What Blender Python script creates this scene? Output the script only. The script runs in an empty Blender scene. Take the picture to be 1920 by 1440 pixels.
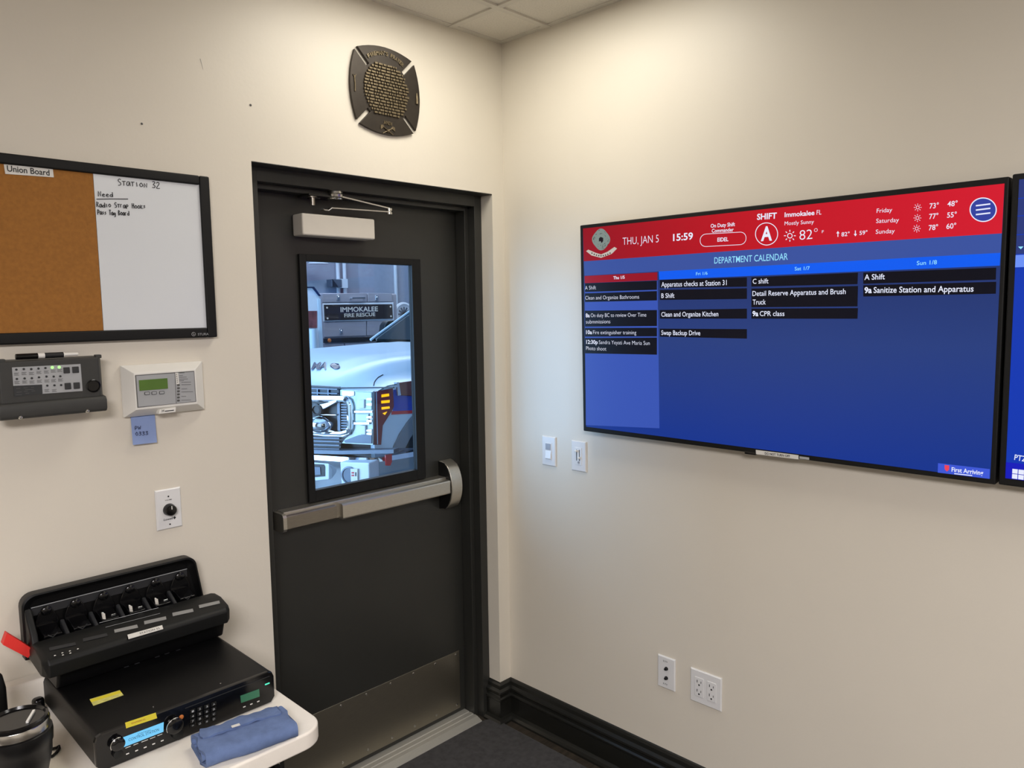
import bpy, bmesh, math, random
from mathutils import Vector, Matrix
random.seed(7)
V = Vector
SC = bpy.context.scene
COL = SC.collection
PI = math.pi

# ------------------------------------------------------------------ camera
W, H, FPX = 1920.0, 1440.0, 1410.39
YAW, PITCH, ROLL = 0.7922, -0.0984, -0.0144
CP = V((-2.1523, -2.1558, 1.7114))
fwd = V((math.sin(YAW)*math.cos(PITCH), math.cos(YAW)*math.cos(PITCH), math.sin(PITCH)))
r0 = V((math.cos(YAW), -math.sin(YAW), 0)); u0 = r0.cross(fwd)
RT = r0*math.cos(ROLL) + u0*math.sin(ROLL); UP = u0*math.cos(ROLL) - r0*math.sin(ROLL)
cam = bpy.data.cameras.new('camera'); camo = bpy.data.objects.new('camera', cam); COL.objects.link(camo)
cam.sensor_width = 36.0; cam.lens = 36.0*FPX/W; cam.clip_start = 0.02
camo.matrix_world = Matrix(((RT.x, UP.x, -fwd.x, CP.x), (RT.y, UP.y, -fwd.y, CP.y), (RT.z, UP.z, -fwd.z, CP.z), (0, 0, 0, 1)))
SC.camera = camo

# ------------------------------------------------------------------ world, lights, exposure
vs = SC.view_settings
vs.view_transform = 'Standard'; vs.look = 'None'; vs.gamma = 1.0; vs.use_curve_mapping = False; vs.exposure = 0.0
wd = bpy.data.worlds.new('world'); SC.world = wd; wd.use_nodes = True
wd.node_tree.nodes['Background'].inputs[0].default_value = (0.55, 0.7, 1, 1)
wd.node_tree.nodes['Background'].inputs[1].default_value = 0.15
def area(name, loc, sx, sy, power, color, rot=(0, 0, 0), spread=PI):
    l = bpy.data.lights.new(name, 'AREA'); l.shape = 'RECTANGLE'; l.size = sx; l.size_y = sy
    l.energy = power; l.color = color; l.spread = spread
    o = bpy.data.objects.new(name, l); o.location = loc; o.rotation_euler = rot; COL.objects.link(o); return o
HC = 2.744
area('ceiling_panel_light', (-0.567, -0.553, HC-0.012), 0.58, 0.58, 10.0, (1.0, 0.95, 0.84))       # lay-in panel next to the room corner
area('ceiling_panel_light', (-0.6, -3.0, HC-0.012), 0.58, 0.58, 13, (1.0, 0.97, 0.9))
area('ceiling_panel_light', (-3.2, -3.2, HC-0.012), 1.18, 1.18, 170, (1.0, 0.955, 0.965))             # the lamps over the rest of the room
area('bay_door_daylight', (-4.2, 3.4, 2.2), 5.5, 3.6, 760, (0.36, 0.62, 1.0), (0, -PI/2, 0))          # daylight through the open bay door
area('bay_strip_light', (-0.6, 2.2, 4.3), 3.0, 4.0, 50, (0.36, 0.64, 1.0))
area('bay_rear_light', (2.6, 5.2, 4.3), 4.0, 1.6, 210, (0.68, 0.80, 1.0))

# ------------------------------------------------------------------ pixel rays -> points on real planes
def ray(u, v): return RT*((u-W/2)/FPX) - UP*((v-H/2)/FPX) + fwd
def hit(u, v, P, n):
    r = ray(u, v); return CP + r*((P-CP).dot(n)/r.dot(n))
def PL(u, v, y=0.0): return hit(u, v, V((0, y, 0)), V((0, 1, 0)))
def PR(u, v, x=0.0): return hit(u, v, V((x, 0, 0)), V((1, 0, 0)))
def PZ(u, v, z=0.0): return hit(u, v, V((0, 0, z)), V((0, 0, 1)))

# ------------------------------------------------------------------ materials
MT = {}
def s2l(c): return tuple(((x/255.0)/12.92 if x/255.0 < 0.04045 else ((x/255.0+0.055)/1.055)**2.4) for x in c)
def mat(name, rgb, rough=0.5, metal=0.0, var=0.04, scale=18.0, bump=0.0, bscale=200.0, emit=None, estr=0.0, spec=0.5, coat=0.0, stretch=None):
    m = bpy.data.materials.new(name); m.use_nodes = True; nt = m.node_tree; b = nt.nodes['Principled BSDF']
    c = s2l(rgb)
    tc = nt.nodes.new('ShaderNodeTexCoord'); mp = nt.nodes.new('ShaderNodeMapping'); nz = nt.nodes.new('ShaderNodeTexNoise')
    nz.inputs['Scale'].default_value = scale; nz.inputs['Detail'].default_value = 4
    if stretch: mp.inputs['Scale'].default_value = stretch
    rp = nt.nodes.new('ShaderNodeValToRGB')
    rp.color_ramp.elements[0].position = 0.3; rp.color_ramp.elements[1].position = 0.7
    rp.color_ramp.elements[0].color = (*[x*(1-var) for x in c], 1); rp.color_ramp.elements[1].color = (*[min(1, x*(1+var)) for x in c], 1)
    L = nt.links.new
    L(tc.outputs['Object'], mp.inputs['Vector']); L(mp.outputs[0], nz.inputs['Vector']); L(nz.outputs['Fac'], rp.inputs[0]); L(rp.outputs[0], b.inputs['Base Color'])
    b.inputs['Roughness'].default_value = rough; b.inputs['Metallic'].default_value = metal
    b.inputs['Specular IOR Level'].default_value = spec; b.inputs['Coat Weight'].default_value = coat
    if bump:
        n2 = nt.nodes.new('ShaderNodeTexNoise'); n2.inputs['Scale'].default_value = bscale; n2.inputs['Detail'].default_value = 3
        bp = nt.nodes.new('ShaderNodeBump'); bp.inputs['Strength'].default_value = bump; bp.inputs['Distance'].default_value = 0.002
        L(mp.outputs[0], n2.inputs['Vector']); L(n2.outputs['Fac'], bp.inputs['Height']); L(bp.outputs[0], b.inputs['Normal'])
    if emit is not None:
        b.inputs['Emission Color'].default_value = (*s2l(emit), 1); b.inputs['Emission Strength'].default_value = estr
    MT[name] = m; return m
def emis(name, rgb, k=1.0):
    m = mat(name, (4, 4, 6), 0.35, emit=rgb, estr=k, spec=0.2); return m
mat('wall_paint', (224, 217, 203), 0.42, var=0.012, scale=3, bump=0.10, bscale=90)
mat('ceiling_tile', (222, 217, 206), 0.9, var=0.06, scale=160, bump=0.35, bscale=260)
mat('ceiling_grid', (214, 209, 198), 0.6)
mat('door_paint', (43, 43, 40), 0.40, var=0.05, scale=4, bump=0.04, bscale=120)
mat('trim_paint', (27, 27, 24), 0.32, var=0.05, scale=6)
mat('black_frame', (9, 9, 9), 0.55, spec=0.35)
mat('black_plastic', (7, 7, 8), 0.45, spec=0.28, var=0.08, scale=30, bump=0.05, bscale=500)
mat('gloss_black', (9, 9, 11), 0.16)
mat('charcoal', (54, 54, 52), 0.5, var=0.05, scale=40, bump=0.06, bscale=600)
mat('soft_black', (15, 16, 16), 0.5, spec=0.32)
mat('tumbler_black', (6, 6, 7), 0.4, spec=0.35)
mat('grey_band', (38, 39, 42), 0.45)
mat('stainless', (150, 144, 134), 0.34, 1.0, var=0.06, scale=60, stretch=(1, 1, 14))
mat('brushed_bar', (196, 191, 180), 0.33, 0.9, var=0.08, scale=40, stretch=(2, 30, 30))
mat('kick_steel', (170, 164, 150), 0.40, 1.0, var=0.06, scale=20, stretch=(1, 1, 40))
mat('aluminium', (190, 188, 180), 0.45, 0.55, var=0.06, scale=50, stretch=(1, 20, 20))
mat('chrome', (225, 228, 232), 0.08, 1.0, var=0.02)
mat('bright_steel', (205, 203, 198), 0.22, 1.0, var=0.04)
mat('closer_paint', (206, 200, 190), 0.42, var=0.02)
mat('white_plastic', (232, 230, 224), 0.35, var=0.01)
mat('plate_white', (228, 228, 228), 0.3, var=0.01)
mat('lens_grey', (158, 160, 168), 0.3)
mat('name_slot_grey', (140, 140, 138), 0.4)
mat('label_white', (224, 222, 216), 0.5)
mat('ink', (24, 24, 26), 0.6)
mat('ink_grey', (88, 88, 86), 0.6)
mat('ink_blue', (32, 40, 78), 0.6)
mat('board_white', (222, 226, 230), 0.22, var=0.01, scale=3)
mat('cork', (156, 104, 46), 0.95, var=0.10, scale=120, bump=0.25, bscale=350)
mat('bronze', (56, 50, 44), 0.42, 0.6, var=0.1, scale=40)
mat('bronze_bright', (112, 100, 78), 0.45, 0.7, var=0.3, scale=120)
mat('panel_silver', (168, 170, 172), 0.4)
mat('key_dark', (46, 48, 50), 0.45)
mat('lcd_green', (74, 98, 40), 0.25, emit=(70, 110, 30), estr=0.25, var=0.1, scale=12)
mat('note_blue', (140, 160, 206), 0.8, var=0.03)
mat('table_plastic', (247, 240, 228), 0.5, var=0.02, scale=30, bump=0.12, bscale=420)
mat('cloth_blue', (100, 120, 162), 0.95, var=0.10, scale=60, bump=0.4, bscale=700)
mat('red_plastic', (232, 52, 46), 0.5)
mat('yellow_label', (232, 216, 60), 0.5, var=0.03)
mat('yellow_pale', (214, 208, 120), 0.5, var=0.15, scale=90)
mat('mat_carpet', (62, 61, 62), 0.98, var=0.22, scale=55, bump=0.6, bscale=500)
mat('screen_glass', (6, 7, 10), 0.3)
emis('lcd_cyan', (120, 205, 250), 1.0); emis('led_green', (170, 250, 140), 1.5); emis('led_teal', (90, 230, 190), 1.2)
mat('lcd_dim', (46, 88, 66), 0.3, emit=(40, 96, 70), estr=0.5)
# television picture colours
for n, c in (('tv_red', (196, 20, 38)), ('tv_band', (58, 82, 158)), ('tv_bar_red', (150, 14, 34)), ('tv_bar_blue', (10, 92, 240)), ('tv_black', (10, 10, 22)),
             ('tv_column', (56, 84, 178)), ('tv_white', (232, 236, 255)), ('tv_cyan', (150, 225, 255)), ('tv_pink', (250, 200, 224)), ('tv_badge', (62, 88, 214)),
             ('tv_navy', (52, 66, 158)), ('tv_top', (44, 58, 122)), ('tv_taskbar', (22, 28, 186)), ('tv_light', (110, 146, 246)), ('tv_blue_two', (16, 56, 176)), ('tv_shield', (236, 70, 90)), ('tv_crest', (128, 140, 134)), ('tv_ribbon', (196, 186, 176)), ('tv_crest_dark', (30, 24, 28))):
    emis(n, c, 1.0)
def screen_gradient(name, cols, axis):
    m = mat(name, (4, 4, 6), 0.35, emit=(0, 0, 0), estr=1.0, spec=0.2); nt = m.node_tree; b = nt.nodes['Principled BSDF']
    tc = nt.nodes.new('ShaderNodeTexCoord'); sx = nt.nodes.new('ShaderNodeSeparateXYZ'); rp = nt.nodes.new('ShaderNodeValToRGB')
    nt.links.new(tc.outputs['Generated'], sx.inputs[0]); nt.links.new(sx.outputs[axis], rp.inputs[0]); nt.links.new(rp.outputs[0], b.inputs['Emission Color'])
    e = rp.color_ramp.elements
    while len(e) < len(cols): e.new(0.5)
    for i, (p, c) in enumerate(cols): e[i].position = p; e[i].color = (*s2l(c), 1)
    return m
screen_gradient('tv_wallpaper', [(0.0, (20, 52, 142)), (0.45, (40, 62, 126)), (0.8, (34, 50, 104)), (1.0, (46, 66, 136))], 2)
screen_gradient('tv_red', [(0.0, (212, 26, 46)), (0.5, (190, 18, 34)), (1.0, (146, 12, 28))], 1)  # viewing-angle dimming painted into the header emission, darker toward the left
# bay
mat('bay_wall', (150, 158, 172), 0.7, var=0.04, scale=2)
mat('bay_panel', (166, 174, 190), 0.6)
mat('bay_floor', (120, 122, 124), 0.35, var=0.08, scale=3)
mat('truck_white', (190, 210, 224), 0.36, coat=0.05, var=0.01)
mat('truck_blue', (28, 60, 170), 0.3, coat=0.4)
mat('truck_red', (190, 40, 44), 0.3, coat=0.4)
mat('flare_grey', (120, 128, 136), 0.5)
mat('dark_grille', (26, 28, 32), 0.4)
mat('grille_grey', (96, 104, 116), 0.35, 0.4)
mat('tyre', (22, 23, 25), 0.85)
mat('marker_red', (120, 34, 30), 0.2, coat=0.6)
mat('lamp_brown', (104, 52, 46), 0.25, coat=0.5)
emis('amber', (255, 196, 20), 1.3)
mat('lamp_clear', (168, 190, 196), 0.12, coat=0.8, var=0.12, scale=26)
mat('engine_silver', (168, 166, 174), 0.28, 0.3, var=0.05, scale=3)
mat('engine_white', (214, 222, 230), 0.3, var=0.03, scale=4)
mat('sign_dark', (44, 38, 38), 0.35)
mat('sign_letters', (214, 208, 196), 0.4)
mat('engine_red', (120, 70, 70), 0.3, var=0.45, scale=12)
mat('amber_lens', (190, 110, 50), 0.3)
mat('navy', (20, 34, 66), 0.3)
mat('tint_glass', (34, 42, 44), 0.06, coat=0.5)
def glass_mat():
    m = bpy.data.materials.new('clear_glass'); m.use_nodes = True; nt = m.node_tree; nt.nodes.clear()
    o = nt.nodes.new('ShaderNodeOutputMaterial'); mx = nt.nodes.new('ShaderNodeMixShader'); t = nt.nodes.new('ShaderNodeBsdfTransparent'); g = nt.nodes.new('ShaderNodeBsdfGlossy')
    t.inputs[0].default_value = (0.95, 0.97, 0.97, 1); g.inputs['Roughness'].default_value = 0.02
    lw = nt.nodes.new('ShaderNodeLayerWeight'); lw.inputs[0].default_value = 0.5
    pw = nt.nodes.new('ShaderNodeMath'); pw.operation = 'POWER'; pw.inputs[1].default_value = 4.0
    fr = nt.nodes.new('ShaderNodeMath'); fr.operation = 'MULTIPLY_ADD'; fr.inputs[1].default_value = 0.7; fr.inputs[2].default_value = 0.03
    L = nt.links.new; L(lw.outputs['Facing'], pw.inputs[0]); L(pw.outputs[0], fr.inputs[0]); L(fr.outputs[0], mx.inputs[0]); L(t.outputs[0], mx.inputs[1]); L(g.outputs[0], mx.inputs[2]); L(mx.outputs[0], o.inputs[0]); MT['clear_glass'] = m
glass_mat()
def wood_mat():
    m = mat('wood_floor', (66, 60, 52), 0.4, var=0.45, scale=9, stretch=(1, 9, 1)); nt = m.node_tree; b = nt.nodes['Principled BSDF']
    tc = nt.nodes.new('ShaderNodeTexCoord'); br = nt.nodes.new('ShaderNodeTexBrick'); mx = nt.nodes.new('ShaderNodeMix'); mx.data_type = 'RGBA'; mx.blend_type = 'MULTIPLY'
    rot = nt.nodes.new('ShaderNodeMapping'); br.offset = 0.37
    br.inputs['Color1'].default_value = (1, 1, 1, 1); br.inputs['Color2'].default_value = (0.55, 0.5, 0.48, 1); br.inputs['Mortar'].default_value = (0.1, 0.1, 0.1, 1)
    br.inputs['Scale'].default_value = 1.0; br.inputs['Brick Width'].default_value = 0.19; br.inputs['Row Height'].default_value = 0.6; br.inputs['Mortar Size'].default_value = 0.002
    src = b.inputs['Base Color'].links[0].from_socket
    L = nt.links.new; L(tc.outputs['Object'], rot.inputs[0]); L(rot.outputs[0], br.inputs['Vector']); mx.inputs[0].default_value = 1.0
    L(src, mx.inputs[6]); L(br.outputs['Color'], mx.inputs[7]); L(mx.outputs[2], b.inputs['Base Color'])
wood_mat()

# ------------------------------------------------------------------ mesh helpers
OFF = {}
class MB:
    def __init__(s): s.bm = bmesh.new()
    def poly(s, pts):
        vs_ = [s.bm.verts.new(p) for p in pts]
        try: s.bm.faces.new(vs_)
        except ValueError: pass
        return s
    def prism(s, pts, d):
        """closed polygon (3-D points) swept along vector d"""
        n = len(pts); d = V(d)
        a = [s.bm.verts.new(p) for p in pts]; b = [s.bm.verts.new(V(p)+d) for p in pts]
        s.bm.faces.new(a[::-1]); s.bm.faces.new(b)
        for i in range(n): s.bm.faces.new((a[i], a[(i+1) % n], b[(i+1) % n], b[i]))
        return s
    def loft(s, ringlist, close=True, cap=True):
        rs = [[s.bm.verts.new(p) for p in r] for r in ringlist]; n = len(rs[0])
        for k in range(len(rs)-1):
            for i in range(n if close else n-1):
                j = (i+1) % n; s.bm.faces.new((rs[k][i], rs[k][j], rs[k+1][j], rs[k+1][i]))
        if cap: s.bm.faces.new(rs[0][::-1]); s.bm.faces.new(rs[-1])
        return s
    def box(s, x0, x1, y0, y1, z0, z1):
        return s.prism([(x0, y0, z0), (x1, y0, z0), (x1, y1, z0), (x0, y1, z0)], (0, 0, z1-z0))
    def cyl(s, p0, p1, r, r1=None, n=20):
        p0, p1 = V(p0), V(p1); r1 = r if r1 is None else r1; d = (p1-p0).normalized()
        a = d.orthogonal().normalized(); b = d.cross(a)
        return s.loft([[p0+(a*math.cos(t)+b*math.sin(t))*r for t in [2*PI*i/n for i in range(n)]], [p1+(a*math.cos(t)+b*math.sin(t))*r1 for t in [2*PI*i/n for i in range(n)]]])
    def lathe(s, c, axis, prof, n=32):
        """prof: list of (radius, height along axis)"""
        c, d = V(c), V(axis).normalized(); a = d.orthogonal().normalized(); b = d.cross(a)
        return s.loft([[c+d*h+(a*math.cos(2*PI*i/n)+b*math.sin(2*PI*i/n))*max(r, 1e-4) for i in range(n)] for r, h in prof])
    def tube(s, pts, r, n=8, closed=False):
        pts = [V(p) for p in pts]; rings = []; m = len(pts)
        prev = None; ts_ = [(pts[min(i+1, m-1)]-pts[max(i-1, 0)]).normalized() for i in range(m)]; acc = V((0, 0, 0))
        for a, b in zip(ts_, ts_[1:]): acc += a.cross(b)*(1 if acc.dot(a.cross(b)) >= 0 else -1)
        if acc.length > 1e-3: prev = acc.normalized()
        for i, p in enumerate(pts):
            if closed: t = pts[(i+1) % m]-pts[i-1]
            else: t = pts[min(i+1, m-1)]-pts[max(i-1, 0)]
            t.normalize()
            a = t.orthogonal().normalized() if prev is None or (prev-t*prev.dot(t)).length < 0.15 else (prev-t*prev.dot(t)).normalized()
            prev = a if acc.length <= 1e-3 else prev; b = t.cross(a)
            rings.append([p+(a*math.cos(2*PI*k/n)+b*math.sin(2*PI*k/n))*r for k in range(n)])
        if closed: rings.append(rings[0])
        return s.loft(rings, True, not closed)
    def sphere(s, c, r, sc=(1, 1, 1), n=14):
        bmesh.ops.create_uvsphere(s.bm, u_segments=n, v_segments=max(6, n//2), radius=r, matrix=Matrix.Translation(V(c)) @ Matrix.Diagonal((*sc, 1))); return s
    def text(s, body, p0, p1, cap, nrm, lift=0.0008, bold=0.0, thick=0.0, slant=0.0):
        """one line of lettering: baseline from p0 to p1, capital height cap, facing nrm"""
        cu = bpy.data.curves.new('t', 'FONT'); cu.body = body; cu.offset = bold; cu.resolution_u = 3; cu.extrude = thick
        ob = bpy.data.objects.new('t', cu); me = bpy.data.meshes.new_from_object(ob)
        if len(me.vertices) == 0: return s
        xs = [v.co.x for v in me.vertices]; x0, x1 = min(xs), max(xs)
        nrm = V(nrm).normalized(); p0, p1 = V(p0), V(p1); ex = (p1-p0); wd_ = ex.length; ex.normalize(); ey = nrm.cross(ex)
        kx = wd_/max(1e-6, x1-x0); ky = cap/0.682
        vv = [s.bm.verts.new(p0 + ex*((v.co.x-x0)*kx + slant*v.co.y*ky) + ey*(v.co.y*ky) + nrm*(lift + (v.co.z*ky if thick else 0))) for v in me.vertices]
        for p in me.polygons:
            try: s.bm.faces.new([vv[i] for i in p.vertices])
            except ValueError: pass
        bpy.data.objects.remove(ob); bpy.data.curves.remove(cu); bpy.data.meshes.remove(me); return s
    def build(s, name, m, parent=None, bevel=0.0, smooth=False, seg=2, label=None, sub=0):
        bm = s.bm; off = OFF.get(parent.name, V((0, 0, 0))) if parent else V((0, 0, 0))
        bmesh.ops.recalc_face_normals(bm, faces=bm.faces)
        if off.length: bmesh.ops.translate(bm, verts=bm.verts, vec=-off)
        me = bpy.data.meshes.new(name); bm.to_mesh(me); bm.free()
        me.materials.append(MT[m] if isinstance(m, str) else m)
        o = bpy.data.objects.new(name, me); COL.objects.link(o)
        if parent: o.parent = parent; OFF[o.name] = off
        if bevel:
            md = o.modifiers.new('bevel', 'BEVEL'); md.width = bevel; md.segments = seg; md.limit_method = 'ANGLE'; md.angle_limit = math.radians(40)
            for p in me.polygons: p.use_smooth = True
            w = o.modifiers.new('wn', 'WEIGHTED_NORMAL'); w.keep_sharp = True
        if sub: md = o.modifiers.new('sub', 'SUBSURF'); md.levels = sub; md.render_levels = sub
        if smooth:
            for p in me.polygons: p.use_smooth = True
            if not sub:
                try: me.set_sharp_from_angle(angle=math.radians(40))
                except Exception: pass
        if label: o['label'] = label
        return o
def thing(name, label, cat, loc, group=None, rotz=0.0, kind=None):
    o = bpy.data.objects.new(name, None); COL.objects.link(o); o.empty_display_size = 0.05
    o.location = loc; o.rotation_euler = (0, 0, rotz); o['label'] = label; o['category'] = cat
    OFF[o.name] = V(loc) if rotz == 0 else V((0, 0, 0))
    if group: o['group'] = group
    if kind: o['kind'] = kind
    return o
def tag(o, label, cat=None, group=None, kind=None):
    o['label'] = label
    if cat: o['category'] = cat
    if group: o['group'] = group
    if kind: o['kind'] = kind
    return o
def struct(o, label): o['kind'] = 'structure'; o['label'] = label; return o
def rect_l(px, y):      # a quad of photo pixels on the plane y
    return [PL(u, v, y) for u, v in px]
def round_rect(cx, cy, w, h, r, n=5):
    out = []
    for sx, sy, a0 in ((1, 1, 0), (-1, 1, PI/2), (-1, -1, PI), (1, -1, 3*PI/2)):
        for i in range(n+1):
            a = a0 + PI/2*i/n; out.append((cx+sx*(w/2-r)+r*math.cos(a), cy+sy*(h/2-r)+r*math.sin(a)))
    return out

# ================================================================== THE ROOM
XL, XR, ZT = -1.058, -0.063, 2.163       # wall opening
X0, Y0 = -6.2, -5.8
m = MB(); m.box(X0, XL, 0, 0.20, 0, HC); m.box(XR, 0.14, 0, 0.20, 0, HC); m.box(XL, XR, 0, 0.20, ZT, HC)
wl = struct(m.build('wall_left', 'wall_paint'), 'cream painted wall holding the dark door and the notice board')
m = MB(); m.cyl(PL(376, 110, -0.0004), PL(381, 130, -0.0004), 0.0014, 0.0004, 6); m.build('scratch', 'white_plastic', wl)
m = MB(); m.sphere(PL(470, 197, -0.001), 0.0035, (1, 0.5, 1), 8); m.sphere(PL(266, 232, -0.001), 0.003, (1, 0.5, 1), 8); m.build('nail_hole', 'ink_grey', wl)
m = MB(); m.box(0, 0.14, Y0, 0, 0, HC); struct(m.build('wall_right', 'wall_paint'), 'cream painted wall carrying the two wall televisions')
m = MB(); m.box(X0-0.14, X0, Y0, 0.2, 0, HC); struct(m.build('wall_far_left', 'wall_paint'), 'cream wall behind the viewer on the left')
m = MB(); m.box(X0, 0.14, Y0-0.14, Y0, 0, HC); struct(m.build('wall_behind', 'wall_paint'), 'cream wall behind the viewer')
m = MB(); m.box(X0, 0.14, Y0, 0.20, -0.1, 0); struct(m.build('floor', 'wood_floor'), 'dark brown wood plank floor')
m = MB(); m.box(X0, 0.14, Y0, 0.20, HC, HC+0.08); ce = struct(m.build('ceiling', 'ceiling_tile'), 'suspended ceiling of square off-white tiles')
m = MB(); g = 0.006
gx = [-0.262-0.61*i for i in range(10)]; gy = [-0.248-0.61*i for i in range(10)]
for x in gx: m.box(x-0.012, x+0.012, Y0, 0, HC-g, HC)
for y in gy: m.box(X0, 0, y-0.012, y+0.012, HC-g-0.0005, HC)
m.box(X0, 0, -0.022, 0, HC-0.004, HC+0.001); m.box(-0.022, 0, Y0, -0.022, HC-0.004, HC+0.001)
m.build('ceiling_grid', 'ceiling_grid', ce)
# baseboard: one moulded profile run along the right wall, round the corner and into the door reveal
prof = [(0, 0), (0.040, 0), (0.039, 0.008), (0.033, 0.018), (0.020, 0.024), (0.020, 0.092), (0.024, 0.097), (0.024, 0.103), (0.018, 0.108), (0.019, 0.118), (0.022, 0.124), (0.021, 0.131), (0.012, 0.140), (0.010, 0.154), (0.005, 0.162), (0, 0.165)]
path = [((0, Y0), (-1, 0)), ((0, 0), (-1, -1)), ((XR, 0), (-1, -1)), ((XR, 0.062), (-1, 0))]
m = MB(); m.loft([[(p[0]+d[0]*a, p[1]+d[1]*a, z) for a, z in prof] for p, d in path])
struct(m.build('baseboard_right', 'trim_paint', bevel=0.0), 'black moulded baseboard along the right wall')
m = MB(); m.loft([[(x, -a, z) for a, z in prof] for x in (X0, XL-0.002)])
struct(m.build('baseboard_left', 'trim_paint'), 'black moulded baseboard under the table on the left wall')

# door frame (dark pressed metal, set back in the opening)
YF, YS, YD = 0.063, 0.100, 0.158
JL, JR, JT = -1.009, -0.101, 2.118
m = MB()
def jamb(x0, x1, xs0, xs1):
    m.box(x0, x1, YF, 0.20, 0, ZT); m.box(xs0, xs1, YS, YD-0.004, 0, JT)
jamb(XL, JL, JL, JL+0.016); jamb(JR, XR, JR-0.020, JR)
m.box(JL, JR, YF, 0.20, JT, ZT); m.box(JL+0.016, JR-0.020, YS, YD-0.004, JT-0.016, JT)
m.box(XL, XR, 0.0, YF, ZT-0.003, ZT)          # painted head return
struct(m.build('trim_1', 'door_paint', bevel=0.0015), 'dark grey pressed metal door frame set back in the wall')

# door leaf with a window cut through it
d1 = thing('door_1', 'dark grey metal door with window, push bar and steel kick plate', 'door', (JL, YD, 0.0), kind='structure')
WX0, WX1, WZ0, WZ1 = -0.81, -0.317, 1.075, 1.905     # hole in the leaf
LX0, LX1, LZ0, LZ1 = JL+0.003, JR-0.003, 0.0155, JT-0.003
m = MB(); yb = YD+0.042
m.box(LX0, WX0, YD, yb, LZ0, LZ1); m.box(WX1, LX1, YD, yb, LZ0, LZ1); m.box(WX0, WX1, YD, yb, LZ0, WZ0); m.box(WX0, WX1, YD, yb, WZ1, LZ1)
m.build('door_leaf', 'door_paint', d1)
go = rect_l([(560, 474), (789, 480), (800, 895), (581, 944)], YD-0.014); gi = rect_l([(574, 488), (769, 496), (777, 884), (592, 921)], YD+0.010)
ox0, ox1, oz0, oz1 = -0.829, -0.312, 1.053, 1.909
ix0, ix1, iz0, iz1 = -0.803, -0.354, 1.094, 1.885
def frame_y(m, o, i, y0, y1):
    (a0, a1, b0, b1), (c0, c1, e0, e1) = o, i
    m.box(a0, c0, y0, y1, b0, b1); m.box(c1, a1, y0, y1, b0, b1); m.box(c0, c1, y0, y1, b0, e0); m.box(c0, c1, y0, y1, e1, b1)
m = MB(); frame_y(m, (ox0, ox1, oz0, oz1), (ix0, ix1, iz0, iz1), YD-0.014, YD-0.0005)
frame_y(m, (WX0-0.001, WX1+0.001, WZ0-0.001, WZ1+0.001), (ix0, ix1, iz0, iz1), YD-0.001, YD+0.011)
m.build('window_frame', 'black_frame', d1, bevel=0.002)
m = MB(); m.box(WX0+0.001, WX1-0.001, YD+0.0115, YD+0.0155, WZ0+0.001, WZ1-0.001); m.build('pane', 'clear_glass', d1)
m = MB(); frame_y(m, (ox0-0.02, ox1+0.02, oz0-0.02, oz1+0.02), (WX0+0.004, WX1-0.001, WZ0+0.002, WZ1-0.002), YD+0.0425, YD+0.056); m.build('window_frame', 'black_frame', d1)
kz0, kz1, kx0, kx1 = 0.032, 0.285, -0.975, -0.150
m = MB(); m.box(kx0, kx1, YD-0.0035, YD-0.0005, kz0, kz1); kp = m.build('kick_plate', 'kick_steel', d1, bevel=0.0008)
for z in (kz0+0.02, kz1-0.012):
    for i in range(8):
        x = kx0+0.02 + (kx1-kx0-0.04)*i/7
        m = MB(); m.lathe((x, YD-0.0035, z), (0, -1, 0), [(0.0052, 0), (0.0045, 0.0012), (0.002, 0.002)], 10); m.build('screw', 'bright_steel', kp)
# push bar
pb = bpy.data.objects.new('push_bar', None); COL.objects.link(pb); pb.parent = d1; OFF['push_bar'] = OFF['door_1']; pb.empty_display_size = 0.05
bz0, bz1 = 0.985, 1.047
def barprof(x, y0, y1, z0, z1, r=0.008): return [(x, y1, z0), (x, y0+r, z0), (x, y0+r*0.3, z0+r*0.3), (x, y0, z0+r), (x, y0, z1-r), (x, y0+r*0.3, z1-r*0.3), (x, y0+r, z1), (x, y1, z1)]
m = MB(); m.loft([barprof(x, 0.092, YD-0.001, bz0, bz1, 0.012) for x in (-0.958, -0.945)]); m.build('end_cap', 'brushed_bar', pb)
m = MB(); m.loft([barprof(x, 0.112, YD-0.001, bz0+0.002, bz1+0.003, 0.003) for x in (-0.945, -0.236)]); m.build('rail', 'brushed_bar', pb)
m = MB(); m.loft([barprof(x, 0.098, 0.115, bz0+0.006, bz1-0.008, 0.004) for x in (-0.945, -0.752)]); m.build('cover', 'stainless', pb)
m = MB(); m.loft([barprof(x, 0.084, 0.113, bz0+0.001, bz1-0.006, 0.006) for x in (-0.735, -0.238)]); m.build('push_pad', 'brushed_bar', pb)
m = MB(); rings = []
for i in range(15):
    t = i/14; z = 0.912+0.198*t; bul = math.sin(PI*t)**0.45
    rings.append([(-0.236, YD-0.001, z), (-0.236, YD-0.020-0.062*bul, z), (-0.180, YD-0.020-0.062*bul, z), (-0.172, YD-0.001, z)])
m.loft(rings); m.build('latch_case', 'brushed_bar', pb, bevel=0.003)
m = MB()
m.loft([[(x, YD-0.001, 0.914), (x, YD-0.001, 1.108)]+[(x, YD-0.020-0.062*math.sin(PI*t)**0.45+0.005, 0.912+0.198*t) for t in [1-i/14*0.94-0.03 for i in range(15)]] for x in (-0.2375, -0.2355)]); m.build('case_hollow', 'black_frame', pb)  # black sheet added in place of the dark, open hollow beside the latch strap

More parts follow.
